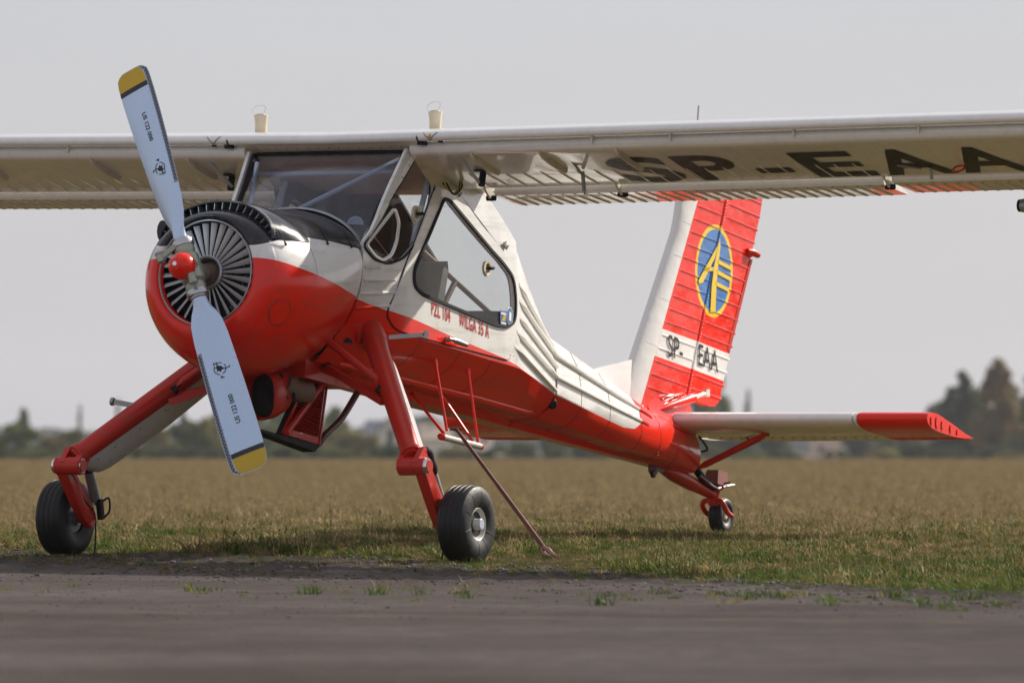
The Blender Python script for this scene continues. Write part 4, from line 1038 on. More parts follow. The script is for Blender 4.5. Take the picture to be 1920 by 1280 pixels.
# engine pieces glimpsed behind the vanes
for ang, r, s in ((70, .24, .05), (100, .24, .045), (140, .26, .04), (200, .25, .05), (20, .25, .04), (300, .24, .05)):
    th = math.radians(ang); rad = UP*math.cos(th)+LA*math.sin(th); c = EC+rad*r-AX*.07
    bm = bmesh.new(); tan = AX.cross(rad)
    for k in range(4): tube(bm, [c+rad*(s*x)+tan*(s*y*1.3) for x, y in ((-.5, -.5), (.5, -.5), (.5, .5), (-.5, .5), (-.5, -.5))], .003, 5)
    obj('baffle_frame', bm, M['alu'], cowl)
# ---- propeller: two blades, hub, dome
PSI = math.radians(23.0)
BU = (UP*math.cos(PSI)-LA*math.sin(PSI)).normalized()        # upper blade direction
PC = (-1.699, 0.000, 1.818); PC = P(*PC)
BT = AX.cross(BU).normalized()
hub = None
bm = bmesh.new()
lathe(bm, PC-BU*.16, BU, [(0, .05), (.01, .062), (.04, .066), (.06, .058), (.08, .075), (.24, .075), (.26, .058), (.28, .066), (.31, .062), (.32, .05)], 24)
lathe(bm, PC-AX*.16, AX, [(0, .05), (.08, .055), (.16, .075), (.20, .07)], 24)
hub = obj('propeller_hub', bm, M['hub'], AC)
bm = bmesh.new(); lathe(bm, PC+AX*.055, AX, [(0, .055), (.015, .078), (.04, .086), (.075, .083), (.11, .066), (.132, .040), (.137, .036), (.137, .031), (.140, .028), (.143, .012), (.143, 0)], 36)
obj('spinner_dome', bm, M['red'], hub)
bm = bmesh.new(); lathe(bm, PC+AX*.195, AX, [(0, .016), (.006, .016), (.008, .010), (.008, 0)], 6); obj('dome_bolt', bm, M['chrome'], hub)
for sgn in (1, -1):
    U = BU*sgn; bm = bmesh.new()
    lathe(bm, PC+U*.150, U, [(0, .055), (.0, .068), (.02, .072), (.035, .068), (.035, .055), (.05, .056), (.055, .050)], 24); obj('blade_clamp', bm, M['steel'], hub)
    Tn = AX.cross(U).normalized()
    bm = bmesh.new(); w0 = PC+U*.165+Tn*.02+AX*.045; w1 = PC+U*.13+Tn*.15+AX*.05 if sgn > 0 else PC+U*.10+Tn*.045+AX*.11
    if sgn > 0: bar(bm, w0, w1, .03, .03)
    lathe(bm, w1-U*.03, U, [(0, .022), (.005, .026), (.05, .026), (.055, .03), (.065, .03), (.065, 0)], 16); obj('counterweight', bm, M['hub'], hub)
ST = [  # r, chord, thickness, pitch deg, chord offset of the mid line toward trailing edge
 (.19, .098, .098, 30, 0), (.215, .096, .094, 30, 0), (.25, .105, .08, 28, 0.002), (.30, .155, .06, 26, .006), (.36, .20, .046, 23, .008), (.45, .222, .038, 19.5, .008), (.60, .236, .031, 15.5, .006),
 (.80, .250, .026, 12.5, .004), (1.0, .258, .021, 10, .002), (1.15, .260, .017, 8.8, 0), (1.25, .255, .013, 8.2, 0), (1.29, .24, .011, 8, 0), (1.312, .196, .009, 8, 0), (1.325, .135, .006, 8, 0)]
def blade_frame(sgn, r):
    U = BU*sgn; right = LA-LA.dot(U)*U; right = (right-AX*right.dot(AX)).normalized()   # in-plane chord direction toward aircraft left
    b = math.radians(interp(r, [(s[0], s[3]) for s in ST]))
    d = right*math.cos(b)+AX*math.sin(b)*(1 if sgn > 0 else -1)      # toward the image right edge
    if d.dot(right) < 0: d = -d
    return U, d, d.cross(U).normalized()
def blade_pt(sgn, r, x, front, off=0.0):
    """x in -1..1 across the chord (+1 toward aircraft left)"""
    U, d, n = blade_frame(sgn, r)
    if n.dot(AX) < 0: n = -n
    c = interp(r, [(s[0], s[1]) for s in ST])/2; t = interp(r, [(s[0], s[2]) for s in ST])/2
    round_ = interp(r, [(.2, 1), (.33, .0)])
    y = t*math.sqrt(max(0, 1-x*x)) if round_ > .5 else t*(1-abs(x)**2.6)
    return PC+U*(r*interp(r, [(.3, 1), (.5, 1.034)]))+d*(x*c)+n*((y if front else -y*.6)+(off if front else -off))
XS = [-1, -.96, -.85, -.65, -.4, -.1, .2, .5, .75, .9, .97, 1]
for sgn in (1, -1):
    bm = bmesh.new(); rs = sorted(set([s[0] for s in ST]+[.19+.02*k for k in range(10)]+[.4+.05*k for k in range(18)]+[1.27, 1.302, 1.32]))
    rings = [[blade_pt(sgn, r, x, True) for x in XS]+[blade_pt(sgn, r, x, False) for x in reversed(XS[1:-1])] for r in rs]
    loft(bm, rings); bl_ = obj('propeller_blade', bm, M['blade'], AC, angle=60)
    le = 1 if sgn > 0 else -1
    def dec(nm, r0, r1, x0, x1, m, off, n=10, nx=6):
        bm = bmesh.new(); loft(bm, [[blade_pt(sgn, r0+(r1-r0)*i/n, (x0+(x1-x0)*j/nx), True, off) for j in range(nx+1)] for i in range(n+1)], False); return obj(nm, bm, m, bl_)
    dec('leading_edge_strip', .53, 1.318, le*.76, le*.985, M['bladeedge'], .0012, 26, 3)
    dec('tip_paint', 1.215, 1.3215, -le*.985, le*.72, M['yellow'], .0014, 8)
    dec('tip_stripe', 1.185, 1.215, -le*.995, le*.74, M['navy'], .0016, 2)
    rv = []
    for k in range(66):
        r = .55+.0115*k
        U, d, n = blade_frame(sgn, r); n = n if n.dot(AX) > 0 else -n
        rv.append((blade_pt(sgn, r, le*(.84 if k % 2 else .90), True, .0012), n))
    rivets('edge_rivets', rv, .0075, M['ink'], bl_)
    # lettering: number and maker's round eagle badge with its letters
    def fmap(r0, x0, flip):
        def fm(u, v, d):
            if sgn > 0: r, x = r0-u, x0+v/.12
            else: r, x = r0-u, x0-v/.12
            return blade_pt(sgn, r, max(-.98, min(.98, x)), True, .0022)
        return fm
    text_obj('blade_lettering', 'US 122 000', .040, fmap(1.035 if sgn > 0 else 1.02, -.05 if sgn > 0 else .22, 0), M['ink'], bl_, bold=.0006)
    rc = .66
    def badge(u, v, off=.002):   # u along the blade toward the hub, v across
        return blade_pt(sgn, rc-u, (.1 if sgn > 0 else .0)+(v if sgn > 0 else -v)/.115, True, off)
    bm = bmesh.new(); n = 30
    for k in range(n):
        a0, a1 = 2*PI*k/n, 2*PI*(k+1)/n
        if k in (2, 3, 14, 15, 25, 26): continue
        q = [badge(math.cos(t)*rr, math.sin(t)*rr) for t, rr in ((a0, .034), (a0, .039), (a1, .039), (a1, .034))]
        bm.faces.new([bm.verts.new(p) for p in q])
    bird = [(-.012, -.040), (.0, -.020), (.012, -.014), (.020, .004), (.034, .012), (.018, .016), (.012, .030), (.004, .016), (-.014, .024), (-.010, .010), (-.022, .0), (-.008, -.010)]
    V, Fc = fill2(bird, (), .02)
    vs = [bm.verts.new(badge(x, y, .0022)) for x, y in V]
    for f in Fc: bm.faces.new([vs[i] for i in f])
    obj('maker_badge', bm, M['ink'], bl_, False)
    for ch, u0, v0 in (('P', -.062, -.012), ('Z', .028, .010), ('L', -.012, -.060)):
        text_obj('badge_letter', ch, .030, (lambda u, v, d, u0=u0, v0=v0: badge(u0+u, v0+v, .0024)), M['ink'], bl_, bold=.001)

# ---- wings: slat, main panel, flap, aileron
DI = .0115
def dih(l): return DI*(abs(l)-3)
LOW = [(.045, 2.635), (.052, 2.612), (.07, 2.595), (.10, 2.583), (.16, 2.568), (.46, 2.484), (.80, 2.400)]
UPP = [(.90, 2.452), (.80, 2.50), (.6, 2.59), (.4, 2.66), (.25, 2.69), (.14, 2.688), (.08, 2.67), (.052, 2.65)]
def zlow(a): return interp(a, LOW)
WSEC = LOW+[(.815, 2.398), (.83, 2.418), (.86, 2.44)]+UPP
SLAT = [(a, 2.674+(z-2.674)*.74) for a, z in [(-.022, 2.715), (-.019, 2.697), (-.008, 2.682), (.010, 2.674), (.03, 2.676), (.05, 2.682), (.09, 2.700), (.16, 2.728), (.24, 2.778), (.16, 2.790), (.08, 2.782), (.02, 2.762), (-.010, 2.742), (-.019, 2.729)]]
FLAP = [(.862, 2.388), (.860, 2.368), (.872, 2.350), (.90, 2.344), (1.0, 2.330), (1.225, 2.298), (1.228, 2.303), (1.1, 2.352), (.95, 2.398), (.90, 2.405), (.875, 2.402)]
def spanloft(bm, sec, ls, sg, caps=(True, True)):
    loft(bm, [[P(a, sg*l, z+dih(l)) for a, z in sec] for l in ls], True, caps)
def inter_sec(sec, zoff=0): return [(a, z+zoff) for a, z in sec]
TIP = 5.56
for sg in (1, -1):
    bm = bmesh.new(); spanloft(bm, WSEC, [.60+.31*k for k in range(16)]+[TIP-.1, TIP], sg)
    wing = obj('wing', bm, M['white'], AC, angle=32)
    # rounded tip
    bm = bmesh.new(); cm = (.45, 2.57); rings = []
    for k in range(6):
        t = k/5; s = math.cos(t*PI/2*.96); rings.append([P(cm[0]+(a-cm[0])*(.55+.45*s), sg*(TIP+.16*math.sin(t*PI/2)), cm[1]+(z-cm[1])*s+dih(TIP)) for a, z in WSEC])
    loft(bm, rings); obj('wing_tip', bm, M['white'], wing)
    bm = bmesh.new(); spanloft(bm, SLAT, [.690, .72]+[1.0+.5*k for k in range(9)]+[TIP-.02], sg)
    slat = obj('slat', bm, M['white'], AC, angle=45)
    # flap (inboard), aileron (outboard)
    bm = bmesh.new(); spanloft(bm, FLAP, [.78, 1.2, 1.8, 2.4, 3.0, 3.53], sg); flap = obj('flap', bm, M['white'], AC, angle=40)
    AIL = [(a, z+.012) for a, z in FLAP]
    bm = bmesh.new(); spanloft(bm, AIL, [3.585, 4.0, 4.5, 5.0, TIP-.03], sg); ail = obj('aileron', bm, M['white'], AC, angle=40)
    def stiff(nm, par, l, a0, a1, zf, w=.006, h=.008, m='white'):
        bm = bmesh.new(); rings = []
        for t in (0, .12, .5, .9, 1):
            a = a0+(a1-a0)*t; z = zf(a)+dih(l); hh = h*(.2 if t in (0, 1) else 1)
            rings.append([P(a, sg*(l-w), z+.003), P(a, sg*(l-w*.4), z-hh), P(a, sg*(l+w*.4), z-hh), P(a, sg*(l+w), z+.003)])
        loft(bm, rings); return obj(nm, bm, M[m], par)
    lmax = 5.4 if sg > 0 else 3.6
    k = 0; l = .80
    while l < lmax:
        if l < 3.6: stiff('wing_stiffener', wing, l, .47, .80, zlow)
        l += .128
    zfl = lambda a: interp(a, [(.872, 2.350), (.90, 2.344), (1.0, 2.330), (1.225, 2.298)])
    l = .83
    while l < 3.5:
        stiff('flap_stiffener', flap, l, .885, 1.232, zfl); l += .0865
    l = 3.64
    while l < lmax:
        stiff('aileron_stiffener', ail, l, .885, 1.232, lambda a: zfl(a)+.012); l += .0865
    # hinge arms
    for l in (.735, 1.68, 3.555, 5.0):
        bm = bmesh.new(); t = .008
        V = [(.70, 2.44), (.80, 2.40), (.88, 2.34), (.905, 2.318), (.925, 2.322), (.93, 2.36), (.86, 2.42)]
        loft(bm, [[P(a, sg*(l+d), z+dih(l)) for a, z in V] for d in (-t, t)]); h = obj('hinge_arm', bm, M['whiteold'], wing, angle=30)
        bm = bmesh.new(); lathe(bm, P(.905, sg*l, 2.338+dih(l)), P(0, 1, 0), [(-.03, .018), (.03, .018)], 12); obj('hinge_pin', bm, M['blackmatte'], h)
    # curved fences hanging under the leading edge
    for l in ((1.03, 1.51, 2.05) if sg > 0 else (1.03, 1.75, 2.6)):
        bm = bmesh.new(); F_ = [(.06, 2.605), (.075, 2.572), (.12, 2.546), (.22, 2.512), (.34, 2.480), (.43, 2.462), (.455, 2.472), (.45, 2.487), (.16, 2.568)]
        loft(bm, [[P(a, sg*(l+d+(.0 if i in (0, 7, 8) else dd)), z+dih(l)) for i, (a, z) in enumerate(F_)] for d, dd in ((-.010, .004), (0, 0), (.010, -.004))])
        obj('wing_fence', bm, M['cream'], wing, angle=50)
    # slat tie rod and black bracket near the root
    bm = bmesh.new(); z_ = dih(.91); tube(bm, [P(.115, sg*.91, 2.592+z_), P(.42, sg*.90, 2.42+z_)], .010, 8); lathe(bm, P(.115, sg*.91, 2.592+z_), P(0, 1, 0), [(-.014, .016), (.014, .016)], 10); obj('tie_rod', bm, M['tubegrey'], wing)
    bm = bmesh.new(); box(bm, P(.44, sg*.915, 2.445+z_), (.035, .03, .10), Matrix.Rotation(.25, 3, 'Y')); box(bm, P(.42, sg*.915, 2.495+z_), (.10, .06, .012)); obj('bracket', bm, M['blackmatte'], wing)
    # joints, brackets between slat and wing
    bm = bmesh.new(); tube(bm, [P(a, sg*.688, z+dih(.688)) for a, z in SLAT[:5]+SLAT[10:]][:5], .006, 6); obj('slat_joint', bm, M['ink'], slat)
    bm = bmesh.new(); box(bm, P(.03, sg*.70, 2.640), (.04, .05, .03)); box(bm, P(.05, sg*.82, 2.655), (.03, .02, .03)); obj('slat_bracket', bm, M['blackmatte'], slat)
    for l in (1.9, 2.45, 3.3, 4.15, 5.0):
        bm = bmesh.new(); box(bm, P(.045, sg*l, 2.655+dih(l)), (.03, .012, .05)); obj('slat_bracket', bm, M['whiteold'], slat)
    # rivet rows on the lower surface
    rv = []
    for k in range(int((lmax-.7)/.028)):
        l = .7+.028*k
        for a in (.115, .30, .46, .79): rv.append((P(a, sg*l, zlow(a)+dih(l)), Vector((0, 0, -1))))
    for l in [.7+.256*k for k in range(int((lmax-.7)/.256))]:
        for k in range(16): a = .12+.042*k; rv.append((P(a, sg*l, zlow(a)+dih(l)), Vector((0, 0, -1))))
    for k in range(int((lmax-.8)/.0865)):
        l = .83+.0865*k; rv += [(P(.88, sg*l, zfl(.88)+dih(l)-.001), Vector((0, 0, -1)))]
    rivets('rivets', rv, .0036, M['alu'], wing)
    rivets('hinge_screws', [(P(.882, sg*(.83+.0865*k), zfl(.882)+dih(.83+.0865*k)), Vector((0, -.0, -1))) for k in range(int((lmax-.83)/.0865))], .010, M['ink'], wing)
# centre section, roof and its underside
bm = bmesh.new(); loft(bm, [[P(a, l, z+dih(l)) for a, z in [(.12, 2.60)]+LOW[4:]+[(.9, 2.42), (1.24, 2.385), (1.24, 2.41), (.9, 2.47)]+UPP[1:5]] for l in (-.61, -.3, 0, .3, .61)]); cen = obj('wing_centre_section', bm, M['whiteold'], AC)
bm = bmesh.new(); spanloft(bm, SLAT, [0.0, .3, .686], 1, (False, True)); spanloft(bm, SLAT, [0.0, .3, .686], -1, (False, True)); obj('slat_centre', bm, M['white'], AC, angle=45)
# the gap between slat and roof: fairing strip with screws above the windshield
bm = bmesh.new(); loft(bm, [[P(.03, l, 2.652), P(.10, l, 2.60), P(.14, l, 2.60), P(.14, l, 2.66), P(.06, l, 2.69)] for l in (-.66, -.3, 0, .3, .66)]); ff = obj('roof_fairing', bm, M['cream'], AC)
rivets('fairing_screws', [(P(.075, -.6+1.2*k/16, 2.618), P(-.6, 0, -.6)) for k in range(17)], .006, M['ink'], ff)
# fillet between wing root and cabin side, with the loose cables
for sg in (1, -1):
    bm = bmesh.new(); rings = []
    for a, z0 in ((.10, 2.60), (.25, 2.565), (.45, 2.50), (.62, 2.45), (.76, 2.425), (.80, 2.42)):
        zz = [z0-.16*interp(a, [(.1, .2), (.4, 1), (.62, .7), (.80, .3)]), z0-.06, z0-.005, z0+.02]
        q = interp(a, [(.1, 1), (.45, 1), (.62, .6), (.76, .1), (.80, 0)]); rings.append([P(a, sg*(l_side(a, zz[0])+.004), zz[0]), P(a, sg*(l_side(a, zz[1])+.02), zz[1]), P(a, sg*(.52+.14*q), zz[2]), P(a, sg*(.53+.21*q), zz[3]), P(a, sg*.5, zz[3]+.03)])
    loft(bm, rings, True); rf = obj('wing_root_fairing', bm, M['cream'], AC)
    for k, mm in ((0, 'blackmatte'), (1, 'yellow'), (2, 'blackmatte')):
        bm = bmesh.new(); o = .012*k; tube(bm, catmull([P(.50, sg*(.60+o), 2.40), P(.54, sg*(.62+o), 2.36-o), P(.60, sg*(.625+o), 2.335), P(.66, sg*(.63+o), 2.36+o), P(.64, sg*.65, 2.42)], 5, False), .006, 6); obj('loose_cable', bm, M[mm], rf)
    # fuel filler stacks on the wing root, with safety wire loop
    base = P(.33, sg*.635, 2.70)
    bm = bmesh.new(); lathe(bm, base, P(0, 0, 1), [(0, .040), (.06, .038), (.12, .040), (.135, .045), (.15, .045), (.15, .030), (.156, .028), (.156, 0)], 24)
    loft(bm, [[base+P(.03+d, s*.03, h) for d, s in ((0, -1), (.035, -.4), (.045, 0), (.035, .4), (0, 1))] for h in (0, .148)], True)
    st = obj('filler_stack', bm, M['cream'], AC)
    bm = bmesh.new(); w = [base+P(0, .02, .152), base+P(-.03, .05, .20), base+P(-.09, .03, .205), base+P(-.11, .0, .18), base+P(-.05, -.03, .155)]
    tube(bm, catmull(w, 5, False), .0012, 4); obj('wire_loop', bm, M['alu'], st)
    # red triangle mark with yellow drop on the leading edge by the joint
bm = bmesh.new()
def lep(l, t): 
    pts = [(.02, 2.741), (-.013, 2.726), (-.0245, 2.704), (-.012, 2.678), (.01, 2.671)]; a = interp(t, [(i/4, p[0]) for i, p in enumerate(pts)]); z = interp(t, [(i/4, p[1]) for i, p in enumerate(pts)]); return P(a-.002, l, z+dih(l))
for sg, lw in ((1, .78), (-1, -.79)):
    bm = bmesh.new()
    for l0, l1 in ((lw-.05, lw), (lw+.05, lw)):
        tube(bm, [lep(l0+(l1-l0)*k/8, .22+.55*k/8) for k in range(9)], .0022, 5)
    obj('slat_mark', bm, M['ink'], AC)
bm = bmesh.new(); tube(bm, [lep(.785, .32), lep(.78, .5), lep(.78, .66)], [.004, .010, .003], 8); obj('slat_mark', bm, M['yellow'], AC)
# registration under the left wing: letters stand 0.5 m tall with their tops toward the leading edge
wing_l = [o for o in AC.children if o.name.startswith('wing') and o.name in ('wing',)][0]
for ch, l0, wd in (('S', 1.83, .43), ('P', 2.32, .38), ('-', 2.79, .24), ('E', 3.14, .42), ('A', 3.62, .48), ('A', 4.14, .48)):
    V, Fc = text2(ch, 1.0, .026)
    xs = [v[0] for v in V]; ys = [v[1] for v in V]; hx = max(xs)-min(xs)
    sy = .52/.74; x0 = min(xs)
    def fm(u, v, d, l0=l0, x0=x0, k=wd/hx, sy=sy):
        l = l0+(u-x0)*k; a = .745-v*sy; return P(a, l, zlow(a)+dih(l)-.004)
    text_obj('registration_letter', ch, 1.0, fm, M['ink'], wing_l, bold=.026, step=.12)
# small items under and on the left wing
bm = bmesh.new(); l, a = 4.20, .52; tube(bm, [P(a+.04*math.cos(t), l+.035*math.sin(t), zlow(a)+dih(l)-.045+.02*math.cos(t)) for t in [2*PI*k/16 for k in range(17)]], .007, 6); obj('tie_down_ring', bm, M['redmatte'], wing_l)
bm = bmesh.new(); tube(bm, [P(.60, 3.97, zlow(.6)), P(.62, 3.97, zlow(.6)-.07)], .012, 8); tube(bm, [P(.52, 3.78, zlow(.52)-.004), P(.58, 3.92, zlow(.58)-.012)], .008, 6); obj('drain_pin', bm, M['alu'], wing_l)
bm = bmesh.new(); tube(bm, [P(.28, 1.62, zlow(.28)), P(.46, 1.62, zlow(.46)-.05)], .008, 8); tube(bm, [P(.46, 1.62, zlow(.46)-.03), P(.50, 1.61, zlow(.50)-.14)], .013, 10); tube(bm, [P(.50, 1.61, zlow(.50)-.14), P(.51, 1.61, zlow(.5)-.16)], .006, 8); obj('air_probe', bm, M['alu'], wing_l)
bm = bmesh.new(); tube(bm, [P(.5, 2.40, 2.64), P(.515, 2.41, 2.86)], .006, 6); obj('whip_antenna', bm, M['alu'], wing_l)
bm = bmesh.new(); lathe(bm, P(.3, 3.92, 2.70), P(0, 0, 1), [(0, .05), (.04, .04), (.06, .02), (.065, 0)], 12); obj('fuel_cap', bm, M['whiteold'], wing_l)
bm = bmesh.new(); lathe(bm, P(1.05, 4.375, 2.220), P(0, 1, 0), [(0, .03), (.004, .036), (.018, .038), (.02, .042), (.055, .046), (.057, .042), (.075, .042), (.08, .046), (.30, .046), (.31, .03)], 24)
bar(bm, P(1.05, 4.56, 2.25), P(1.02, 4.56, 2.345), .03, .05); obj('balance_weight', bm, M['alu'], wing_l)
bm = bmesh.new(); lathe(bm, P(1.05, 4.373, 2.220), P(0, 1, 0), [(-.001, .025), (-.002, .0385), (.014, .040), (.014, .03)], 24); lathe(bm, P(1.05, 4.432, 2.220), P(0, 1, 0), [(0, .0435), (.018, .0435)], 24); obj('weight_band', bm, M['blackmatte'], wing_l)
# ---- fin and rudder
LEF = [(.95, 4.12), (1.02, 4.16), (1.327, 4.36), (2.18, 4.985), (2.25, 5.02), (2.42, 5.065), (2.86, 5.17)]      # z -> a
fold = lambda z: 4.415+(z-1.05)*.635
hing = lambda z: 5.125+(z-1.05)*.449
tail_ = lambda z: 5.68+(z-1.05)*.497 if z < 2.44 else 6.371+(z-2.44)*.30
lef = lambda z: interp(z, LEF)
def fin_l(a, z):
    L, f, h, t = lef(z), fold(z), hing(z), tail_(z); mx = .062-.012*(z-1)/1.8
    if a < f: u = max(0, (a-L)/max(f-L, .01)); return mx*math.sqrt(max(0, 1-(1-u)**2.2))
    if a < h: return mx-(mx-.042)*(a-f)/(h-f)
    return max(.006, .042-.034*(a-h)/(t-h))
def sheet(nm, zs, cols, m, par, ang=30, caps=True):
    """closed body between the left and right skins; cols(z) -> list of a"""
    bm = bmesh.new(); rings = []
    for z in zs:
        cs = cols(z); rings.append([P(a, fin_l(a, zz), zz) for a, zz in cs]+[P(a, -fin_l(a, zz), zz) for a, zz in reversed(cs)])
    loft(bm, rings, True, (caps, caps)); return obj(nm, bm, m, par, angle=ang)
tilt = lambda a, z: (a, z)
zsf = [.98, 1.05, 1.2, 1.327, 1.45, 1.6, 1.75, 1.9, 2.05, 2.2, 2.3, 2.41, 2.5, 2.6, 2.72, 2.8, 2.86]
def fcols(z):
    L, f, h = lef(z), fold(z), hing(z)-.008
    s = lambda a: z-.14*(a-f)*(.0 if a < f else 1)
    return [(L+(f-L)*k, z) for k in (0, .01, .04, .1, .2, .35, .55, .8, 1)]+[(f+(h-f)*k, z-.14*(h-f)*k) for k in (.25, .5, .75, 1)]
fin = sheet('fin', zsf, fcols, M['fin'], AC)
def rcols(z):
    h, t = hing(z)+.008, tail_(z); return [(h+(t-h)*k, z-.14*(t-h)*k) for k in (0, .02, .2, .4, .6, .8, 1)]
rud = sheet('rudder', [1.10]+[1.16+.1*k for k in range(17)]+[2.84], rcols, M['fin'], AC)
bm = bmesh.new()   # rudder's cut lower corner and the trim tab
loft(bm, [[P(a, s, z) for a, z in ((5.225, 1.095), (5.66, 1.035), (5.60, 1.00), (5.52, .998), (5.215, 1.05))] for s in (-.03, .03)]); obj('rudder_foot', bm, M['red'], rud)
bm = bmesh.new(); loft(bm, [[P(a, s, z) for a, z in ((5.83, 1.40), (5.868, 1.375), (6.235, 2.03), (6.20, 2.03))] for s in (-.012, .012)]); obj('trim_tab', bm, M['redmatte'], rud)
bm = bmesh.new(); tube(bm, [P(6.13, .02, 2.085), P(6.17, .035, 2.08), P(6.28, .03, 2.06)], [.02, .026, .022], 10); obj('tail_light', bm, M['redmatte'], rud)
def finrib(par, z0, left, sg):
    f, h, t = fold(z0), hing(z0), tail_(z0); bm = bmesh.new(); rings = []
    aA, aB = (f+.02, h-.035) if left else (h+.03, t-.015)
    for k in (0, .06, .35, .65, .94, 1):
        a = aA+(aB-aA)*k; z = z0-.14*(a-f); H = .0065*(.1 if k in (0, 1) else 1)
        rings.append([P(a, sg*(fin_l(a, z)-.003), z+.014), P(a, sg*(fin_l(a, z)+H), z+.003), P(a, sg*(fin_l(a, z)+H), z-.002), P(a, sg*(fin_l(a, z)-.003), z-.007)])
    loft(bm, rings); obj('skin_rib', bm, M['fin'], par, angle=30)
for k in range(20):
    z0 = 1.13+.0895*k
    for sg in (1, -1):
        finrib(fin, z0, True, sg)
        if z0-.14*(hing(z0)-fold(z0)) > 1.10: finrib(rud, z0, False, sg)
bm = bmesh.new(); zz = [1.06+.1*k for k in range(19)]
for sg in (1,): tube(bm, [P(hing(z-.09), sg*.042, z-.09) for z in zz], .009, 8)
obj('hinge_line', bm, M['fin'], fin)
rv = []
for k in range(80):
    z = 1.06+.022*k; rv.append((P(fold(z)+.01, fin_l(fold(z), z), z), P(0, 1, 0)))
    zh = z-.09; rv += [(P(hing(zh)-.03, fin_l(hing(zh)-.03, zh), zh), P(0, 1, 0)), (P(hing(zh)+.03, .044, zh), P(0, 1, 0))]
    a = fold(z)+(hing(z)-fold(z))*.55; rv.append((P(a, fin_l(a, z-.06), z-.06), P(0, 1, 0)))
for z in (1.45, 1.75, 2.05, 2.28):
    for k in range(16): a = lef(z)+.05+(fold(z)-lef(z)-.05)*k/16; rv.append((P(a, fin_l(a, z-.25*(a-lef(z))), z-.25*(a-lef(z))), P(0, 1, 0)))
rivets('rivets', rv, .004, M['alu'], fin)
# dorsal fillet in front of the fin
bm = bmesh.new(); rings = []
for a, zb, zt in ((3.80, 1.15, 1.245), (3.95, 1.10, 1.264), (4.15, 1.04, 1.287), (4.34, .985, 1.312), (4.42, .96, 1.29), (4.52, .93, 1.05)):
    w = interp(a, [(3.8, .004), (4.42, .045)]); rings.append([P(a, w*1.5, zb), P(a, w, (zb+zt)/2), P(a, w*.3, zt), P(a, -w*.3, zt), P(a, -w, (zb+zt)/2), P(a, -w*1.5, zb)])
loft(bm, rings); obj('fin_fillet', bm, M['white'], AC)
# red fairing at the fin foot
bm = bmesh.new(); rings = []
for a, z0, z1, w0, w1 in ((4.50, .93, 1.07, .10, .05), (4.66, .885, 1.05, .12, .06), (4.85, .84, 1.02, .13, .065), (5.02, .80, 1.01, .125, .06), (5.17, .84, 1.035, .09, .05)):
    rings.append([P(a, w0, z0), P(a, (w0+w1)*.42, z0*.6+z1*.4), P(a, w1, z1), P(a, -w1, z1), P(a, -(w0+w1)*.42, z0*.6+z1*.4), P(a, -w0, z0)])
loft(bm, rings); ff = obj('fin_foot_fairing', bm, M['red'], AC, angle=40)
for sg in (1, -1):
    bm = bmesh.new(); tube(bm, [P(4.62, sg*.055, .965), P(4.80, sg*.075, 1.0), P(5.15, sg*.078, 1.055)], [.010, .030, .036], 12); tb = obj('rod_fairing', bm, M['red'], ff)
    bm = bmesh.new(); tube(bm, [P(5.13, sg*.08, 1.05), P(5.33, sg*.085, 1.088)], .016, 8); box(bm, P(5.35, sg*.085, 1.09), (.05, .03, .05)); obj('control_rod', bm, M['whiteold'], tb)
    bm = bmesh.new(); tube(bm, [P(4.70, sg*.062, 1.045), P(4.72, sg*.07, 1.06), P(4.98, sg*.07, 1.085), P(5.0, sg*.06, 1.075)], .009, 6); obj('hinge_wire_cover', bm, M['red'], ff)
# registration on the fin
for body, a0, z0, sx in (('SP-', (4.791, 1.345)[0], (4.791, 1.345)[1], .95), ('EAA', (5.292, 1.287)[0], (5.292, 1.287)[1], .95)):
    for sg in (1, -1):
        def fm(u, v, d, a0=a0, z0=z0, sg=sg, body=body):
            if sg < 0: u = (.40)-u
            a = a0+u+v*.01; z = z0+v-.15*u; return P(a, sg*(fin_l(a, z)+.0078), z)
        text_obj('fin_lettering', body, .212, fm, M['ink'], fin if body[0] == 'S' else rud, bold=.001, sx=sx)
# yellow glider strokes of the round emblem
EM = lambda p: BL_(1100+p[0]/2.977, 350+p[1]/2.977)
def BL_(x, y): return (5.572+(x-1340)*.00840, 1.936-(y-508)*.003698-(x-1340)*.00012)
polys = [[(738, 282), (742, 330), (728, 470), (722, 560), (720, 700), (688, 700), (692, 560), (706, 440)],
         [(733, 310), (722, 372), (640, 540), (618, 548), (614, 530)],
         [(652, 455), (712, 448), (708, 470), (645, 478)],
         [(726, 404), (824, 442), (824, 464), (724, 426)], [(722, 462), (818, 500), (814, 522), (720, 484)], [(718, 528), (806, 562), (802, 582), (716, 550)]]
for pl in polys:
    pts = [EM(p) for p in pl]
    for sg in (1, -1):
        bm = bmesh.new(); panel(bm, pts, [], lambda a, z, d: P(a, sg*(fin_l(a, z)+.0075), z), 0, .06); obj('emblem_stroke', bm, M['emblem'], fin, False)

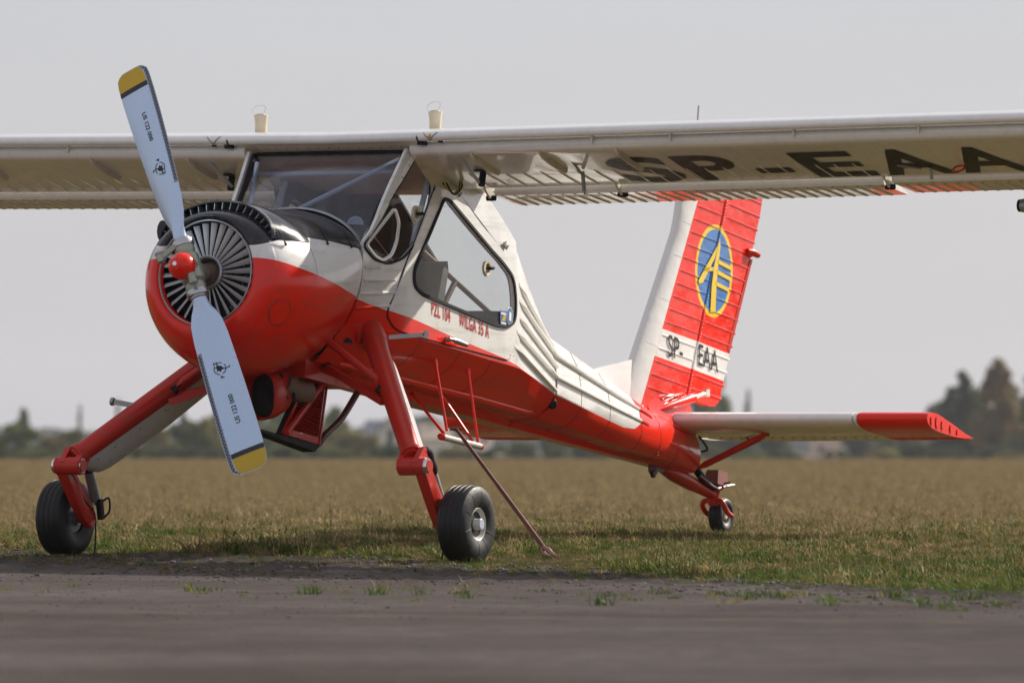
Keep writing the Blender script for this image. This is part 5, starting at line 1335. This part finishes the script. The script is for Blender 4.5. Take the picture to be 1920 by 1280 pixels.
# ---- tailplane
def tsec(l):
    le = interp(abs(l), [(0, 4.82), (.15, 4.85), (1.34, 5.055), (1.85, 5.14)]); k = interp(abs(l), [(.15, 1), (1.85, .92)])
    return le, k
TS = [(0, -.006), (.005, .012), (.018, .027), (.045, .037), (.10, .042), (.25, .028), (.62, -.055)]
TL = [(.62, -.135), (.35, -.112), (.2, -.094), (.1, -.073), (.05, -.055), (.02, -.036), (.006, -.021)]
ZT = .915
def tring(l, sec): 
    le, k = tsec(l); c = (5.90-le)/1.05
    return [P(le+x*c, l, ZT+z*k) for x, z in sec]
HX = .66
for sg in (1, -1):
    SEC1 = TS+TL
    bm = bmesh.new(); loft(bm, [tring(sg*l, SEC1) for l in (.0, .15, .5, .9, 1.33)]); tp = obj('tailplane', bm, M['white'], AC, angle=40)
    ES = [(.625, -.06), (.66, -.062), (.85, -.115), (1.048, -.150), (1.05, -.153), (.85, -.152), (.66, -.142), (.625, -.132)]
    bm = bmesh.new(); loft(bm, [tring(sg*l, ES) for l in (.03, .4, .9, 1.36)]); elv = obj('elevator', bm, M['white'], AC, angle=40)
    HS = TS[:-1]+[(.62, -.055), (.85, -.112), (1.048, -.150), (1.05, -.153), (.85, -.152), (.62, -.140)]+TL[1:]
    bm = bmesh.new(); loft(bm, [tring(sg*l, HS) for l in (1.368, 1.5, 1.7, 1.85)]); horn = obj('elevator_horn', bm, M['red'], AC, angle=40)
    bm = bmesh.new(); loft(bm, [[p+(q-p)*.0+P(0, sg*d, 0) for p, q in zip(tring(sg*1.36, HS), tring(sg*1.36, HS))] for d in (-.02, .004)]); obj('horn_gap_rib', bm, M['white'], tp)
    # tip rib with pressed lightening dimples
    le, k = tsec(1.85); c = (5.90-le)/1.05
    bm = bmesh.new(); loft(bm, [[p+P(0, sg*d, 0) for p in tring(sg*1.85, HS)] for d in (-.004, .008)]); rib = obj('tip_rib', bm, M['red'], horn, angle=30)
    for x, zc, h in ((.10, -.022, .035), (.22, -.035, .045), (.34, -.055, .036), (.53, -.082, .032), (.68, -.105, .022), (.96, -.146, .004)):
        bm = bmesh.new(); lathe(bm, P(le+x*c, sg*1.858, ZT+zc*k), P(0, sg, 0), [(.006, h*.95), (.002, h*.8), (-.0, h*.5), (-.0, 0)], 18)
        for v in bm.verts:
            v.co.x = (v.co.x-(le+x*c))*(.55 if x < .9 else 6)+(le+x*c)
        obj('rib_dimple', bm, M['red'], rib)
    # stiffeners below the elevator
    def est(par, l, m):
        bm = bmesh.new(); le, k = tsec(l); c = (5.90-le)/1.05; rings = []
        for t in (0, .1, .5, .93, 1):
            x = .64+(1.052-.64)*t; z = ZT+k*interp(x, [(.625, -.134), (.66, -.142), (.85, -.152), (1.05, -.154)]); h = .007*(.1 if t in (0, 1) else 1)
            rings.append([P(le+x*c, sg*(abs(l)-.008), z+.003), P(le+x*c, sg*(abs(l)-.003), z-h), P(le+x*c, sg*(abs(l)+.003), z-h), P(le+x*c, sg*(abs(l)+.008), z+.003)])
        loft(bm, rings); obj('elevator_stiffener', bm, m, par)
    l = .14
    while l < 1.33: est(elv, l, M['white']); l += .0765
    while l < 1.84: est(horn, l, M['red']); l += .0765
    rv = [(P(tsec(l)[0]+.62*(5.9-tsec(l)[0])/1.05, sg*l, ZT-.138*tsec(l)[1]), Vector((0, 0, -1))) for l in [.14+.0765*k for k in range(23)]]
    rivets('hinge_screws', rv, .009, M['ink'], elv)
    rv = [(P(tsec(l)[0]+.57*(5.9-tsec(l)[0])/1.05, sg*l, ZT-.131*tsec(l)[1]), Vector((0, 0, -1))) for l in [.2+.022*k for k in range(52)]]
    rivets('rivets', rv, .0035, M['alu'], tp)
    # brace strut and small control horns
    bm = bmesh.new(); p, q = P(5.20, sg*.10, .575), P(5.22, sg*.60, .80); tube(bm, [p, p.lerp(q, .1), p.lerp(q, .9), q], [.012, .024, .024, .014], 12); box(bm, q+Vector((0, 0, .005)), (.08, .03, .03)); obj('tail_strut', bm, M['redmatte'], AC)
    bm = bmesh.new(); tube(bm, catmull([P(5.12, sg*.14, .79), P(5.15, sg*.17, .74), P(5.17, sg*.18, .70), P(5.14, sg*.15, .685)], 4, False), .008, 6); tube(bm, [P(5.45, sg*.33, .79), P(5.55, sg*.36, .74)], .006, 6); obj('control_horn', bm, M['blackmatte'], AC)

# ---- tailwheel assembly
bm = bmesh.new(); rings = []
for a, z, w, h in ((4.78, .575, .03, .02), (5.0, .53, .05, .05), (5.25, .475, .05, .055), (5.45, .425, .045, .04), (5.60, .385, .04, .03)):
    rings.append([P(a, w*math.cos(2*PI*k/12), z+h*math.sin(2*PI*k/12)) for k in range(12)])
loft(bm, rings); tl = obj('tailwheel_leg', bm, M['redmatte'], AC)
bm = bmesh.new(); tube(bm, [P(5.20, .05, .60), P(5.40, .03, .50), P(5.55, .02, .43)], .028, 10); obj('tailwheel_damper', bm, M['blackmatte'], tl)
bm = bmesh.new(); lathe(bm, P(5.63, 0, .36), P(.1, 0, 1), [(-.05, .03), (-.03, .04), (.03, .04), (.05, .048), (.07, .048), (.08, .03)], 16); box(bm, P(5.62, 0, .425), (.14, .10, .02)); tube(bm, [P(5.6, .05, .43), P(5.78, .07, .455)], .01, 6); obj('tailwheel_pivot', bm, M['redmatte'], tl)
bm = bmesh.new(); tube(bm, [P(5.30, .055, .52), P(5.44, .06, .46), P(5.60, .055, .42)], .012, 8); tube(bm, [P(5.62, .08, .44), P(5.80, .08, .455)], .007, 6); tube(bm, [P(5.60, -.06, .45), P(5.70, .10, .47)], .007, 6); obj('steering_link', bm, M['rust'], tl)
bm = bmesh.new(); box(bm, P(5.66, .01, .50), (.17, .11, .10), Matrix.Rotation(math.radians(8), 3, 'Y'), .82); obj('tailwheel_lock_box', bm, mat('faded_red_box', (.22, .06, .05), .5, wear=.15, dirt=.2), tl, angle=20)
tw = P(5.755, 0, .238)
bm = bmesh.new()
for sg in (1, -1): tube(bm, catmull([P(5.63, sg*.02, .345), P(5.62, sg*.065, .342), P(5.63, sg*.083, .31), P(5.68, sg*.082, .265), P(5.755, sg*.08, .238)], 5, False), .019, 10)
obj('tailwheel_fork', bm, M['redmatte'], tl)
def wheel(name, c, ax, R, W, rimR, tyre_m='tyre', out=1):
    ax = Vector(ax).normalized(); bm = bmesh.new(); h = W/2
    k = R/.245
    prof = [(-h*.62, rimR), (-h*.80, rimR*1.02), (-h*.97, rimR+(R-rimR)*.28), (-h, rimR+(R-rimR)*.52), (-h*.94, rimR+(R-rimR)*.75), (-h*.80, R*.955), (-h*.66, R*.985)]
    g = []
    for x in (-.50, -.18, .14, .46):
        g += [((x-.02)*h*1.1, R*(1-.012*abs(x)**2)), ((x)*h*1.1, R*.985), ((x+.03)*h*1.1, R*.985), ((x+.05)*h*1.1, R*(1-.012*abs(x)**2))]
    prof = prof+g+[(-a, r) for a, r in reversed(prof)]
    lathe(bm, c, ax, prof, 64); return obj(name, bm, M[tyre_m], AC, angle=28)
def rim(par, c, ax, rimR, W, sgn):
    ax = Vector(ax).normalized()*sgn; bm = bmesh.new(); h = W/2
    lathe(bm, c, ax, [(-h*.6, rimR*.98), (h*.80, rimR*.98), (h*.84, rimR*1.06), (h*.80, rimR*1.10), (h*.74, rimR*1.06), (h*.74, rimR*.90), (h*.50, rimR*.80), (h*.46, rimR*.40), (h*.80, rimR*.36), (h*.84, rimR*.30), (h*.84, 0)], 40)
    o = obj('rim', bm, M['rim'], par, angle=25)
    u, v = frame_of(ax)
    for k in range(6):
        bm = bmesh.new(); t = 2*PI*k/6; p = Vector(c)+ax*h*.5+(u*math.cos(t)+v*math.sin(t))*rimR*.62; lathe(bm, p, ax, [(-.004, rimR*.15), (.004, rimR*.15), (.004, 0)], 12); obj('rim_hole', bm, M['void'] if k % 2 else M['rust'], par)
    return o
twl = wheel('tail_tyre', tw, P(0, 1, 0), .125, .10, .062); rim(twl, tw, P(0, 1, 0), .062, .10, 1)

# ---- main landing gear
for sg in (1, -1):
    dz = 0.0 if sg > 0 else .028
    W = lambda a, l, z: P(a, sg*l, z)
    top, kn = W(-.20, .47, 1.425), W(-1.055, 1.215, .645)
    d = (kn-top).normalized(); off = W(.22, .05, -.188); off = (off-d*off.dot(d)).normalized()
    side_ = d.cross(off).normalized()
    def prof_ring(p, r, k=1.0): return [p+side_*(r*math.cos(2*PI*i/20))+off*(r*k*math.sin(2*PI*i/20)) for i in range(20)]
    L = (kn-top).length
    bm = bmesh.new(); loft(bm, [prof_ring(top+d*t*L, r) for t, r in ((-.05, .075), (0, .078), (.10, .076), (.13, .070), (.5, .066), (.93, .062), (.99, .055))]); leg = obj('main_leg', bm, M['redmatte'], AC)
    # root boot where the leg leaves the fuselage
    bm = bmesh.new(); q = top-d*.02; u, v = frame_of(d)
    loft(bm, [[top+W(.02, -.06, .02)+Vector((.125*math.cos(t), 0, .125*math.sin(t))) for t in [2*PI*i/24 for i in range(24)]], [top+d*.05+(side_*math.cos(t)+off*math.sin(t))*.082 for t in [2*PI*i/24 for i in range(24)]], [top+d*.12+(side_*math.cos(t)+off*math.sin(t))*.078 for t in [2*PI*i/24 for i in range(24)]]])
    obj('leg_boot', bm, M['redmatte'], leg)
    # trailing fairing sheet along the leg
    bm = bmesh.new(); rings = []
    for t, c0, c1 in ((.16, .03, .21), (.2, .03, .25), (.5, .03, .285), (.84, .03, .28), (.90, .03, .255), (.95, .035, .19), (.975, .05, .10)):
        p = top+d*L*t; rings.append([p+off*c0+side_*.05, p+off*(c0+(c1-c0)*.45)+side_*.045, p+off*(c0+(c1-c0)*.85)+side_*.018, p+off*c1, p+off*(c0+(c1-c0)*.85)-side_*.018, p+off*(c0+(c1-c0)*.45)-side_*.045, p+off*c0-side_*.05])
    loft(bm, rings); obj('leg_fairing', bm, mat('fairing_grey_white', (.70, .70, .69), .3, coat=.3, dirt=.1), leg, angle=40)
    rivets('fairing_screws', [(top+d*L*t+off*c+side_*.047*s, side_*s) for t in (.35, .5, .65, .8, .9) for c in (.09,) for s in (1, -1)], .008, M['ink'], leg)
    bm = bmesh.new(); p = top+d*L*.985
    lathe(bm, p-d*.06, d, [(0, .066), (.02, .074), (.05, .074), (.055, .05)], 20)
    for s in (-.055, .055): box(bm, kn.lerp(p, .5)+W(0, s, -.015), (.10, .035, .13), Matrix.Rotation(math.radians(45), 3, 'Y'))
    tube(bm, [W(-1.075, 1.14, .60), W(-1.075, 1.235, .60)], .058, 20); tube(bm, [p+W(.02, .0, .02), p+W(.10, .03, .035)], .032, 10)
    obj('leg_knuckle', bm, M['redmatte'], leg)
    ax = [W(-1.075, 1.135, .60), W(-1.075, 1.338, .60)]
    for e, s in ((ax[0], -1), (ax[1], 1)):
        bm = bmesh.new(); lathe(bm, e, W(0, s, 0), [(-.03, .052), (-.012, .052), (-.012, .048), (0, .048), (.004, .044), (.004, 0)], 24); obj('knuckle_cap', bm, M['chrome'], leg)
        bm = bmesh.new(); lathe(bm, e+W(0, s*.003, 0), W(0, s, 0), [(0, .042), (.005, .040), (.005, 0)], 24); obj('knuckle_plug', bm, M['redmatte'], leg)
    # trailing arm
    hubz = .240+dz
    a0, a1 = W(-1.07, 1.285, .60), W(-.78, 1.275, .24+dz)
    bm = bmesh.new(); tube(bm, [W(-1.075, 1.236, .60), W(-1.075, 1.320, .60)], .056, 20); arm_d = (a1-a0).normalized(); ac = W(0, 1, 0); an = arm_d.cross(ac).normalized()
    rings = []
    for t, w, h in ((-.02, .075, .10), (.25, .075, .11), (.6, .07, .125), (.9, .065, .125), (1.12, .06, .07)):
        p = a0+(a1-a0)*t; b = .012
        rings.append([p+ac*(w/2*x)+an*(h/2*y) for x, y in ((-1, -.8), (-.8, -1), (.8, -1), (1, -.8), (1, .8), (.8, 1), (-.8, 1), (-1, .8))])
    loft(bm, rings); arm = obj('trailing_arm', bm, M['redmatte'], AC, angle=30)
    bm = bmesh.new(); lathe(bm, a1+W(0, -.033, .0), W(0, -1, 0), [(0, .028), (.006, .028), (.006, .016), (0, .014), (0, 0)], 16); obj('axle_eye', bm, M['redmatte'], arm)
    bm = bmesh.new(); lathe(bm, a1+W(-.01, .02, 0), W(0, 1, 0), [(0, .035), (.16, .03)], 12); obj('axle', bm, M['steel'], arm)
    # shock absorber with black boot
    s0, s1 = top+d*L*.955+W(.10, .045, .03), W(-.72, 1.245, .345+dz)
    sd = (s1-s0)
    bm = bmesh.new(); tube(bm, [s0+sd*t for t in (0, .05, .12, .2, .3, .38, .45)], [.02, .042, .046, .040, .045, .040, .030], 14); sk = obj('shock_boot', bm, M['blackmatte'], AC)
    bm = bmesh.new(); tube(bm, [s0+sd*.3, s0+sd*.98], .032, 14); tube(bm, [s0+sd*.93, s0+sd*1.05], .018, 8); obj('shock_cylinder', bm, M['alu'], sk)
    bm = bmesh.new(); box(bm, s1+W(.0, -.03, -.05), (.035, .035, .13), Matrix.Rotation(-.2, 3, 'Y')); tube(bm, catmull([s1+W(.03, -.03, .0), s1+W(.09, -.04, .02), s1+W(.10, -.04, -.06), s1+W(.05, -.03, -.10)], 5, False), .007, 6); obj('brake_block', bm, M['blackmatte'], arm)
    bm = bmesh.new(); tube(bm, catmull([kn+W(.02, .03, -.08), W(-.93, 1.25, .46), W(-.84, 1.245, .36), W(-.74, 1.245, .27+dz), W(-.72, 1.25, .12), W(-.74, 1.25, .02)], 5, False), .006, 6); obj('brake_hose', bm, M['blackmatte'], arm)
    # wheel
    c = W(-.775, 1.44, hubz)
    ty = wheel('main_tyre', c, W(0, 1, 0), .243, .205, .095)
    for v in ty.data.vertices:      # weight flattens the tyre a little where it stands
        if v.co.z < dz+.012: v.co.z = dz+.012-(dz+.012-v.co.z)*.15; v.co.y += (-sg)*.0+(v.co.y-c.y)*.04
    rim(ty, c, W(0, 1, 0), .095, .205, 1)
    bm = bmesh.new(); lathe(bm, c, W(0, -1, 0), [(.0, .09), (.07, .09), (.075, .05), (.10, .045), (.10, 0)], 24); obj('brake_drum', bm, M['alu'], ty)
    bm = bmesh.new(); lathe(bm, c+W(0, .085, 0), W(0, 1, 0), [(0, .036), (.020, .036), (.026, .030), (.026, 0)], 24); obj('hub_cap', bm, M['tubegrey'], ty)
    for k in range(10):   # moulded radial lines on the sidewall
        t = 2*PI*(k+.35)/10; bm = bmesh.new(); pp = []
        for s, r in ((.0868, .105), (.0925, .119), (.1000, .137), (.1018, .155), (.1032, .172), (.1002, .189), (.0970, .204)): pp.append(c+W(0, s-.0005, 0)+Vector((math.cos(t)*r, 0, math.sin(t)*r)))
        tube(bm, pp, .0015, 4); obj('sidewall_line', bm, M['blackmatte'], ty)
    # braces to the fuselage
    brk = W(-.60, .74, 1.10)
    bm = bmesh.new(); pb = top+d*L*.33
    loft(bm, [[pb+side_*s+d*x+e for x, e in ((-.12, off*-.05), (.16, off*-.05), (.10, W(-.08, 0, -.03)), (-.02, W(-.10, 0, -.02)))] for s in (-.03, .03)]); obj('brace_bracket', bm, M['redmatte'], leg, angle=20)
    bm = bmesh.new(); tube(bm, [W(-.52, .30, 1.40), brk+W(.04, -.02, .02)], .025, 10); obj('gear_brace', bm, M['redmatte'], leg)
    bm = bmesh.new(); tube(bm, [brk+W(.05, -.03, .035), brk+W(-.01, .0, -.015)], .017, 8); lathe(bm, brk+W(-.01, .0, -.02), W(0, .6, .3), [(-.025, .018), (.025, .018)], 12); obj('brace_end', bm, M['blackmatte'], leg)
    bm = bmesh.new(); bar(bm, W(-.28, .16, 1.235), brk+W(-.02, .03, -.10), .035, .045); tube(bm, [W(-.30, .17, 1.20), brk+W(.02, .03, -.06)], .016, 8); obj('lower_brace', bm, M['redmatte'], leg)
    bm = bmesh.new(); box(bm, W(-.29, .19, 1.245), (.06, .05, .05)); obj('brace_fitting', bm, M['blackmatte'], leg)
    bm = bmesh.new(); tube(bm, [pb+d*.10+W(-.055, .03, -.01), pb+d*.10+W(-.09, .05, -.02)], .022, 6); obj('leg_bolt', bm, M['chrome'], leg)
# footpegs: the near one high on the leg, the far one at mid leg
bm = bmesh.new(); p, q = (-0.340, 0.660, 1.407), (-0.230, 0.860, 1.424)
bar(bm, P(*p), P(*q), .022, .026); qq = P(*q); dd = (P(*q)-P(*p)).normalized(); lathe(bm, qq, P(-.1, 1, 0), [(-.006, .018), (.006, .026), (.012, .026), (.012, 0)], 16); obj('foot_peg', bm, M['alu'], AC)
p, q = P(*(-0.760, -0.950, 0.980)), P(*(-0.812, -1.060, 1.004))
bm = bmesh.new(); bar(bm, p, q, .03, .034); lathe(bm, q, P(0, -1, .1), [(0, .024), (.012, .028), (.02, .026), (.02, 0)], 14); obj('foot_peg', bm, M['alu'], AC)

# ---- under the nose: intake, exhaust, duct, louvred cooler
bm = bmesh.new(); rings = []
for a, z, w, h in ((-.50, 1.14, .10, .10), (-.58, 1.12, .12, .14), (-.68, 1.095, .118, .150), (-.78, 1.088, .120, .154), (-.795, 1.086, .114, .148), (-.78, 1.088, .107, .141), (-.68, 1.09, .11, .135), (-.58, 1.10, .09, .1)):
    rings.append([P(a+.10*(z-1.0), -.03+w*math.copysign(abs(math.cos(t))**.7, math.cos(t)), z+h*math.copysign(abs(math.sin(t))**.7, math.sin(t))-.05) for t in [2*PI*i/28 for i in range(28)]])
loft(bm, rings, True, (True, True)); it = obj('oil_cooler_intake', bm, M['redmatte'], AC, angle=50)
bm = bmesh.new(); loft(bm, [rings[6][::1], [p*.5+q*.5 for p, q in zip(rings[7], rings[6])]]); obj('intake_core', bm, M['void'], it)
bm = bmesh.new(); tube(bm, catmull([(-0.924, 0.260, 1.270), (-0.883, 0.260, 1.217), (-0.814, 0.260, 1.158), (-0.717, 0.260, 1.105)], 4, False), [.05]*13, 16, True); ex = obj('exhaust_pipe', bm, M['exhaust'], AC)
bm = bmesh.new(); tube(bm, catmull([P(-.60, .05, 1.12), P(-.50, .08, 1.07), P(-.40, .13, 1.06)], 5, False), .065, 18); obj('heater_duct', bm, M['brownduct'], AC)
bm = bmesh.new(); tube(bm, [P(-.66, .06, 1.18), P(-.62, .08, 1.02)], .012, 6); tube(bm, [P(-.58, .10, 1.16), P(-.57, .11, .99)], .010, 6); tube(bm, [P(-.70, .02, 1.15), P(-.69, .05, 1.05)], .008, 6); obj('drain_pipe', bm, M['blackmatte'], AC)
bm = bmesh.new(); box(bm, P(-.20, 0, 1.20), (.60, .30, .16), Matrix.Rotation(math.radians(7), 3, 'Y')); obj('keel_nose', bm, M['redmatte'], AC)
cor = {k: v for k, v in (('tl', (-0.341, 0.060, 1.128)), ('tr', (-0.054, 0.060, 1.110)), ('br', (-0.159, 0.060, 0.734)), ('bl', (-0.633, 0.060, 0.804)))}
tl_, tr_, br_, bl2 = [P(*cor[k]) for k in ('tl', 'tr', 'br', 'bl')]
bm = bmesh.new(); dpt = P(0, -.05, 0); i_ = P(0, -.012, 0)
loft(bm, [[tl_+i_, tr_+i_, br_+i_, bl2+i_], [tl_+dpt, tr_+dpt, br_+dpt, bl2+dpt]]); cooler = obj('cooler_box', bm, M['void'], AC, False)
mid = lambda u, v: (tl_.lerp(tr_, u)).lerp(bl2.lerp(br_, u), v)
for k in range(19):
    v = .04+.84*k/19; bm = bmesh.new(); p, q = mid(.05, v), mid(.93, v+.02); t = P(0, .012, 0); h = Vector((0, 0, -.008))
    loft(bm, [[p-t, p+t*.3, p+t+h, p+h*1.1-t], [q-t, q+t*.3, q+t+h, q+h*1.1-t]]); obj('cooler_louvre', bm, M['redmatte'], cooler)
bm = bmesh.new(); loft(bm, [[mid(.0, .89), mid(1, .89), mid(1, 1.0), mid(0, 1.0)], [x+i_ for x in (mid(.0, .89), mid(1, .89), mid(1, 1.0), mid(0, 1.0))]]); bar(bm, mid(0, -.02), mid(0, 1.0), .012, .014, up=P(0, 1, 0)); bar(bm, mid(1, -.02), mid(1, 1.0), .012, .014, up=P(0, 1, 0)); obj('cooler_frame', bm, M['redmatte'], cooler)
bm = bmesh.new(); loft(bm, [[bl2+P(-.32, 0, .03), br_+P(.02, .0, -.005), br_+P(.01, -.09, -.01), bl2+P(-.32, -.09, .03)], [bl2+P(-.32, 0, .015), br_+P(-.05, .0, -.045), br_+P(-.05, -.09, -.05), bl2+P(-.32, -.09, .015)]]); obj('cooler_tray', bm, M['blackmatte'], cooler)
bm = bmesh.new(); tube(bm, catmull([br_+P(-.04, -.05, -.01), br_+P(.06, -.04, .0), br_+P(.13, -.03, .06), P(*(0.192, 0.030, 0.900)), P(*(0.405, 0.030, 1.065))], 5, False), .022, 10); obj('cooler_stay', bm, M['rust'], cooler)
bm = bmesh.new(); tube(bm, [P(*(-0.638, 0.090, 0.804)), P(*(-0.144, 0.090, 1.129))], .020, 8); obj('cooler_stay', bm, M['redmatte'], cooler)
# belly: ventral strip, side beads, light, drain fin
for sg in (1, -1):
    bm = bmesh.new(); pp = [P(a, sg*interp(a, [(-.3, .28), (.0, .30), (1.6, .325), (2.2, .30), (2.45, .285), (3.75, .185)]), zk(a)+interp(a, [(0, .075), (1.6, .075), (2.2, .075), (2.45, .105), (3.75, .085)])) for a in (-.30, 0, .8, 1.5, 2.0, 2.2, 2.42, 2.7, 3.2, 3.75)]
    tube(bm, pp, [.012, .024, .026, .026, .026, .024, .022, .022, .02, .012], 10); obj('belly_bead', bm, M['red'], AC)
    # long corrugations behind the door and along the boom
    for (p, q) in (((1.697, 1.768), (2.415, 1.377)), ((1.677, 1.667), (2.461, 1.321)), ((1.651, 1.562), (2.445, 1.243)), ((1.609, 1.461), (2.430, 1.173)), ((1.571, 1.364), (2.384, 1.089))):
        bm = bmesh.new(); rings = []
        for k in range(9):
            t = k/8; a = p[0]+(q[0]-p[0])*t; z = p[1]+(q[1]-p[1])*t; h = .022*(.15 if k == 0 else 1)
            rings.append([P(a, sg*(boom_l(a, z+.030)-.004), z+.030), P(a, sg*(boom_l(a, z)+h), z+.010), P(a, sg*(boom_l(a, z)+h), z-.004), P(a, sg*(boom_l(a, z-.012)-.004), z-.014)])
        loft(bm, rings); obj('corrugation', bm, M['white'], AC, angle=30)
    for (p, q) in (((2.468, 1.314), (4.312, 0.915)), ((2.430, 1.173), (4.195, 0.864))):
        bm = bmesh.new(); rings = []
        for k in range(13):
            t = k/12; a = p[0]+(q[0]-p[0])*t; z = p[1]+(q[1]-p[1])*t; h = .022*(.2 if k == 12 else 1-.4*t)
            rings.append([P(a, sg*(boom_l(a, z+.028)-.003), z+.028), P(a, sg*(boom_l(a, z)+h), z+.010), P(a, sg*(boom_l(a, z)+h), z-.003), P(a, sg*(boom_l(a, z-.012)-.003), z-.014)])
        loft(bm, rings); obj('boom_corrugation', bm, M['livery'], AC, angle=30)
        e = rings[-1]
bm = bmesh.new(); p = (2.439, 0.360, 1.001); lathe(bm, P(p[0], boom_l(p[0], p[2])+.0, p[2]), P(-.3, 1, 0), [(-.01, .035), (.012, .035), (.016, .028), (.004, .024), (.004, 0)], 20); obj('position_light', bm, M['blackmatte'], AC)
bm = bmesh.new(); box(bm, P(4.74, 0, .572), (.12, .06, .05)); box(bm, P(4.70, 0, .542), (.05, .03, .05), Matrix.Rotation(.8, 3, 'Y')); obj('tow_hook', bm, M['rust'], AC)
rv = []
for k in range(130):
    a = -.3+.0395*k
    if a < 2.0: rv += [(P(a, interp(a, [(0, .49), (1.6, .49), (2, .44)])+.004, zd(a)-.095), P(0, 1, -.5))]
    if 2.5 < a < 4.85: rv += [(P(a, boom_l(a, interp(a, [(2.4, 1.07), (4.9, .67)])), interp(a, [(2.4, 1.07), (4.9, .67)])), P(0, 1, -.1)), (P(a, .9*interp(a, [(2.44, .13), (4.9, .08)])+.02, zk(a)+.02), P(0, 1, -.4))]
for k in range(26): rv.append((P(.40+.045*k, l_side(.4, 1.45)+.010, zd(.4+.045*k)+.075), P(0, 1, 0)))
for a in (4.42, 4.55): 
    for k in range(16): z = .66+.30*k/16; rv.append((P(a, boom_l(a, z), z), P(0, 1, 0)))
rivets('rivets', rv, .0058, M['redmatte'], AC)
# boarding step hung below the left door, tie rods and braces
bm = bmesh.new(); s0, s1 = P(*(0.523, 0.570, 0.785)), P(*(1.079, 0.570, 0.720)); tube(bm, [s0, s1], .021, 14); step = obj('boarding_step', bm, mat('worn_step_tube', (.5, .46, .40), .4, wear=.25, dirt=.8, dirtcol=(.06, .05, .04)), AC)
bm = bmesh.new(); dd = (s1-s0).normalized(); lathe(bm, s0, -dd, [(-.03, .0225), (.0, .0225), (.012, .018), (.014, 0)], 14); lathe(bm, s1, dd, [(-.015, .0225), (.0, .0225), (.01, .012), (.012, 0)], 14); obj('step_cap', bm, M['red'], step)
for p, q in (((0.575, 0.500, 1.279), (0.610, 0.570, 0.819)), ((1.028, 0.500, 1.225), (1.042, 0.570, 0.730)), ((0.899, 0.160, 1.060), (0.585, 0.560, 0.805)), ((0.900, 0.300, 1.149), (1.010, 0.560, 0.737))):
    bm = bmesh.new(); tube(bm, [P(*p), P(*q)], .0095, 8); d_ = (P(*q)-P(*p)).normalized(); tube(bm, [P(*p)-d_*.01, P(*p)+d_*.04], .014, 8); obj('step_rod', bm, M['red'], step)
bm = bmesh.new(); tube(bm, catmull([P(*(0.544, 0.420, 1.255)), P(*(0.784, 0.350, 1.189)), P(*(0.929, 0.300, 1.136)), P(*(0.901, 0.280, 1.094))], 5, False), .012, 8); obj('belly_pipe', bm, M['red'], AC)

# ---- tow bar leaning on the step (a thing of its own)
Rz = Matrix.Rotation(math.radians(62.5), 4, 'Z'); W0 = Matrix.Translation((-1.203, 54.24, 0)) @ Rz
tA, tB = W0 @ P(*(0.602, 0.640, 0.833)), W0 @ P(*(0.175, 1.500, 0.076))
TB = thing('tow_bar', 'long brown steel tow bar with forked end leaning against the boarding step', 'tow bar', tuple(tB))
lt = lambda v: Vector(v)-tB
Xr = Vector((1, .1, 0)).normalized()
bm = bmesh.new(); tube(bm, [lt(tA), lt(tA.lerp(tB, .5))], .0125, 10); tube(bm, [lt(tA.lerp(tB, .48)), lt(tB)], .0145, 10); obj('shaft', bm, mat('brown_red_steel', (.16, .055, .045), .35, metal=.3, wear=.25), TB)
bm = bmesh.new(); tube(bm, [lt(tA)-Xr*.035, lt(tA)+Xr*.035], .011, 10); tube(bm, [lt(tA)-Xr*.04, lt(tA)-Xr*.034], .0125, 10); obj('handle', bm, M['tubebrown'], TB)
bm = bmesh.new()
e = (tB-tA).normalized(); q = lt(tB); sd = Vector((.6, -.75, 0)).normalized()
for s in (1, -1): tube(bm, catmull([q-e*.02, q+e*.01+sd*s*.03, q+e*.05+sd*s*.04, q+e*.10+sd*s*.04+Vector((.02, 0, .015))], 4, False), [.016]*5+[.014]*4+[.009]*4, 8)
obj('fork', bm, mat('worn_fork_steel', (.35, .20, .17), .4, metal=.3, wear=.3), TB)
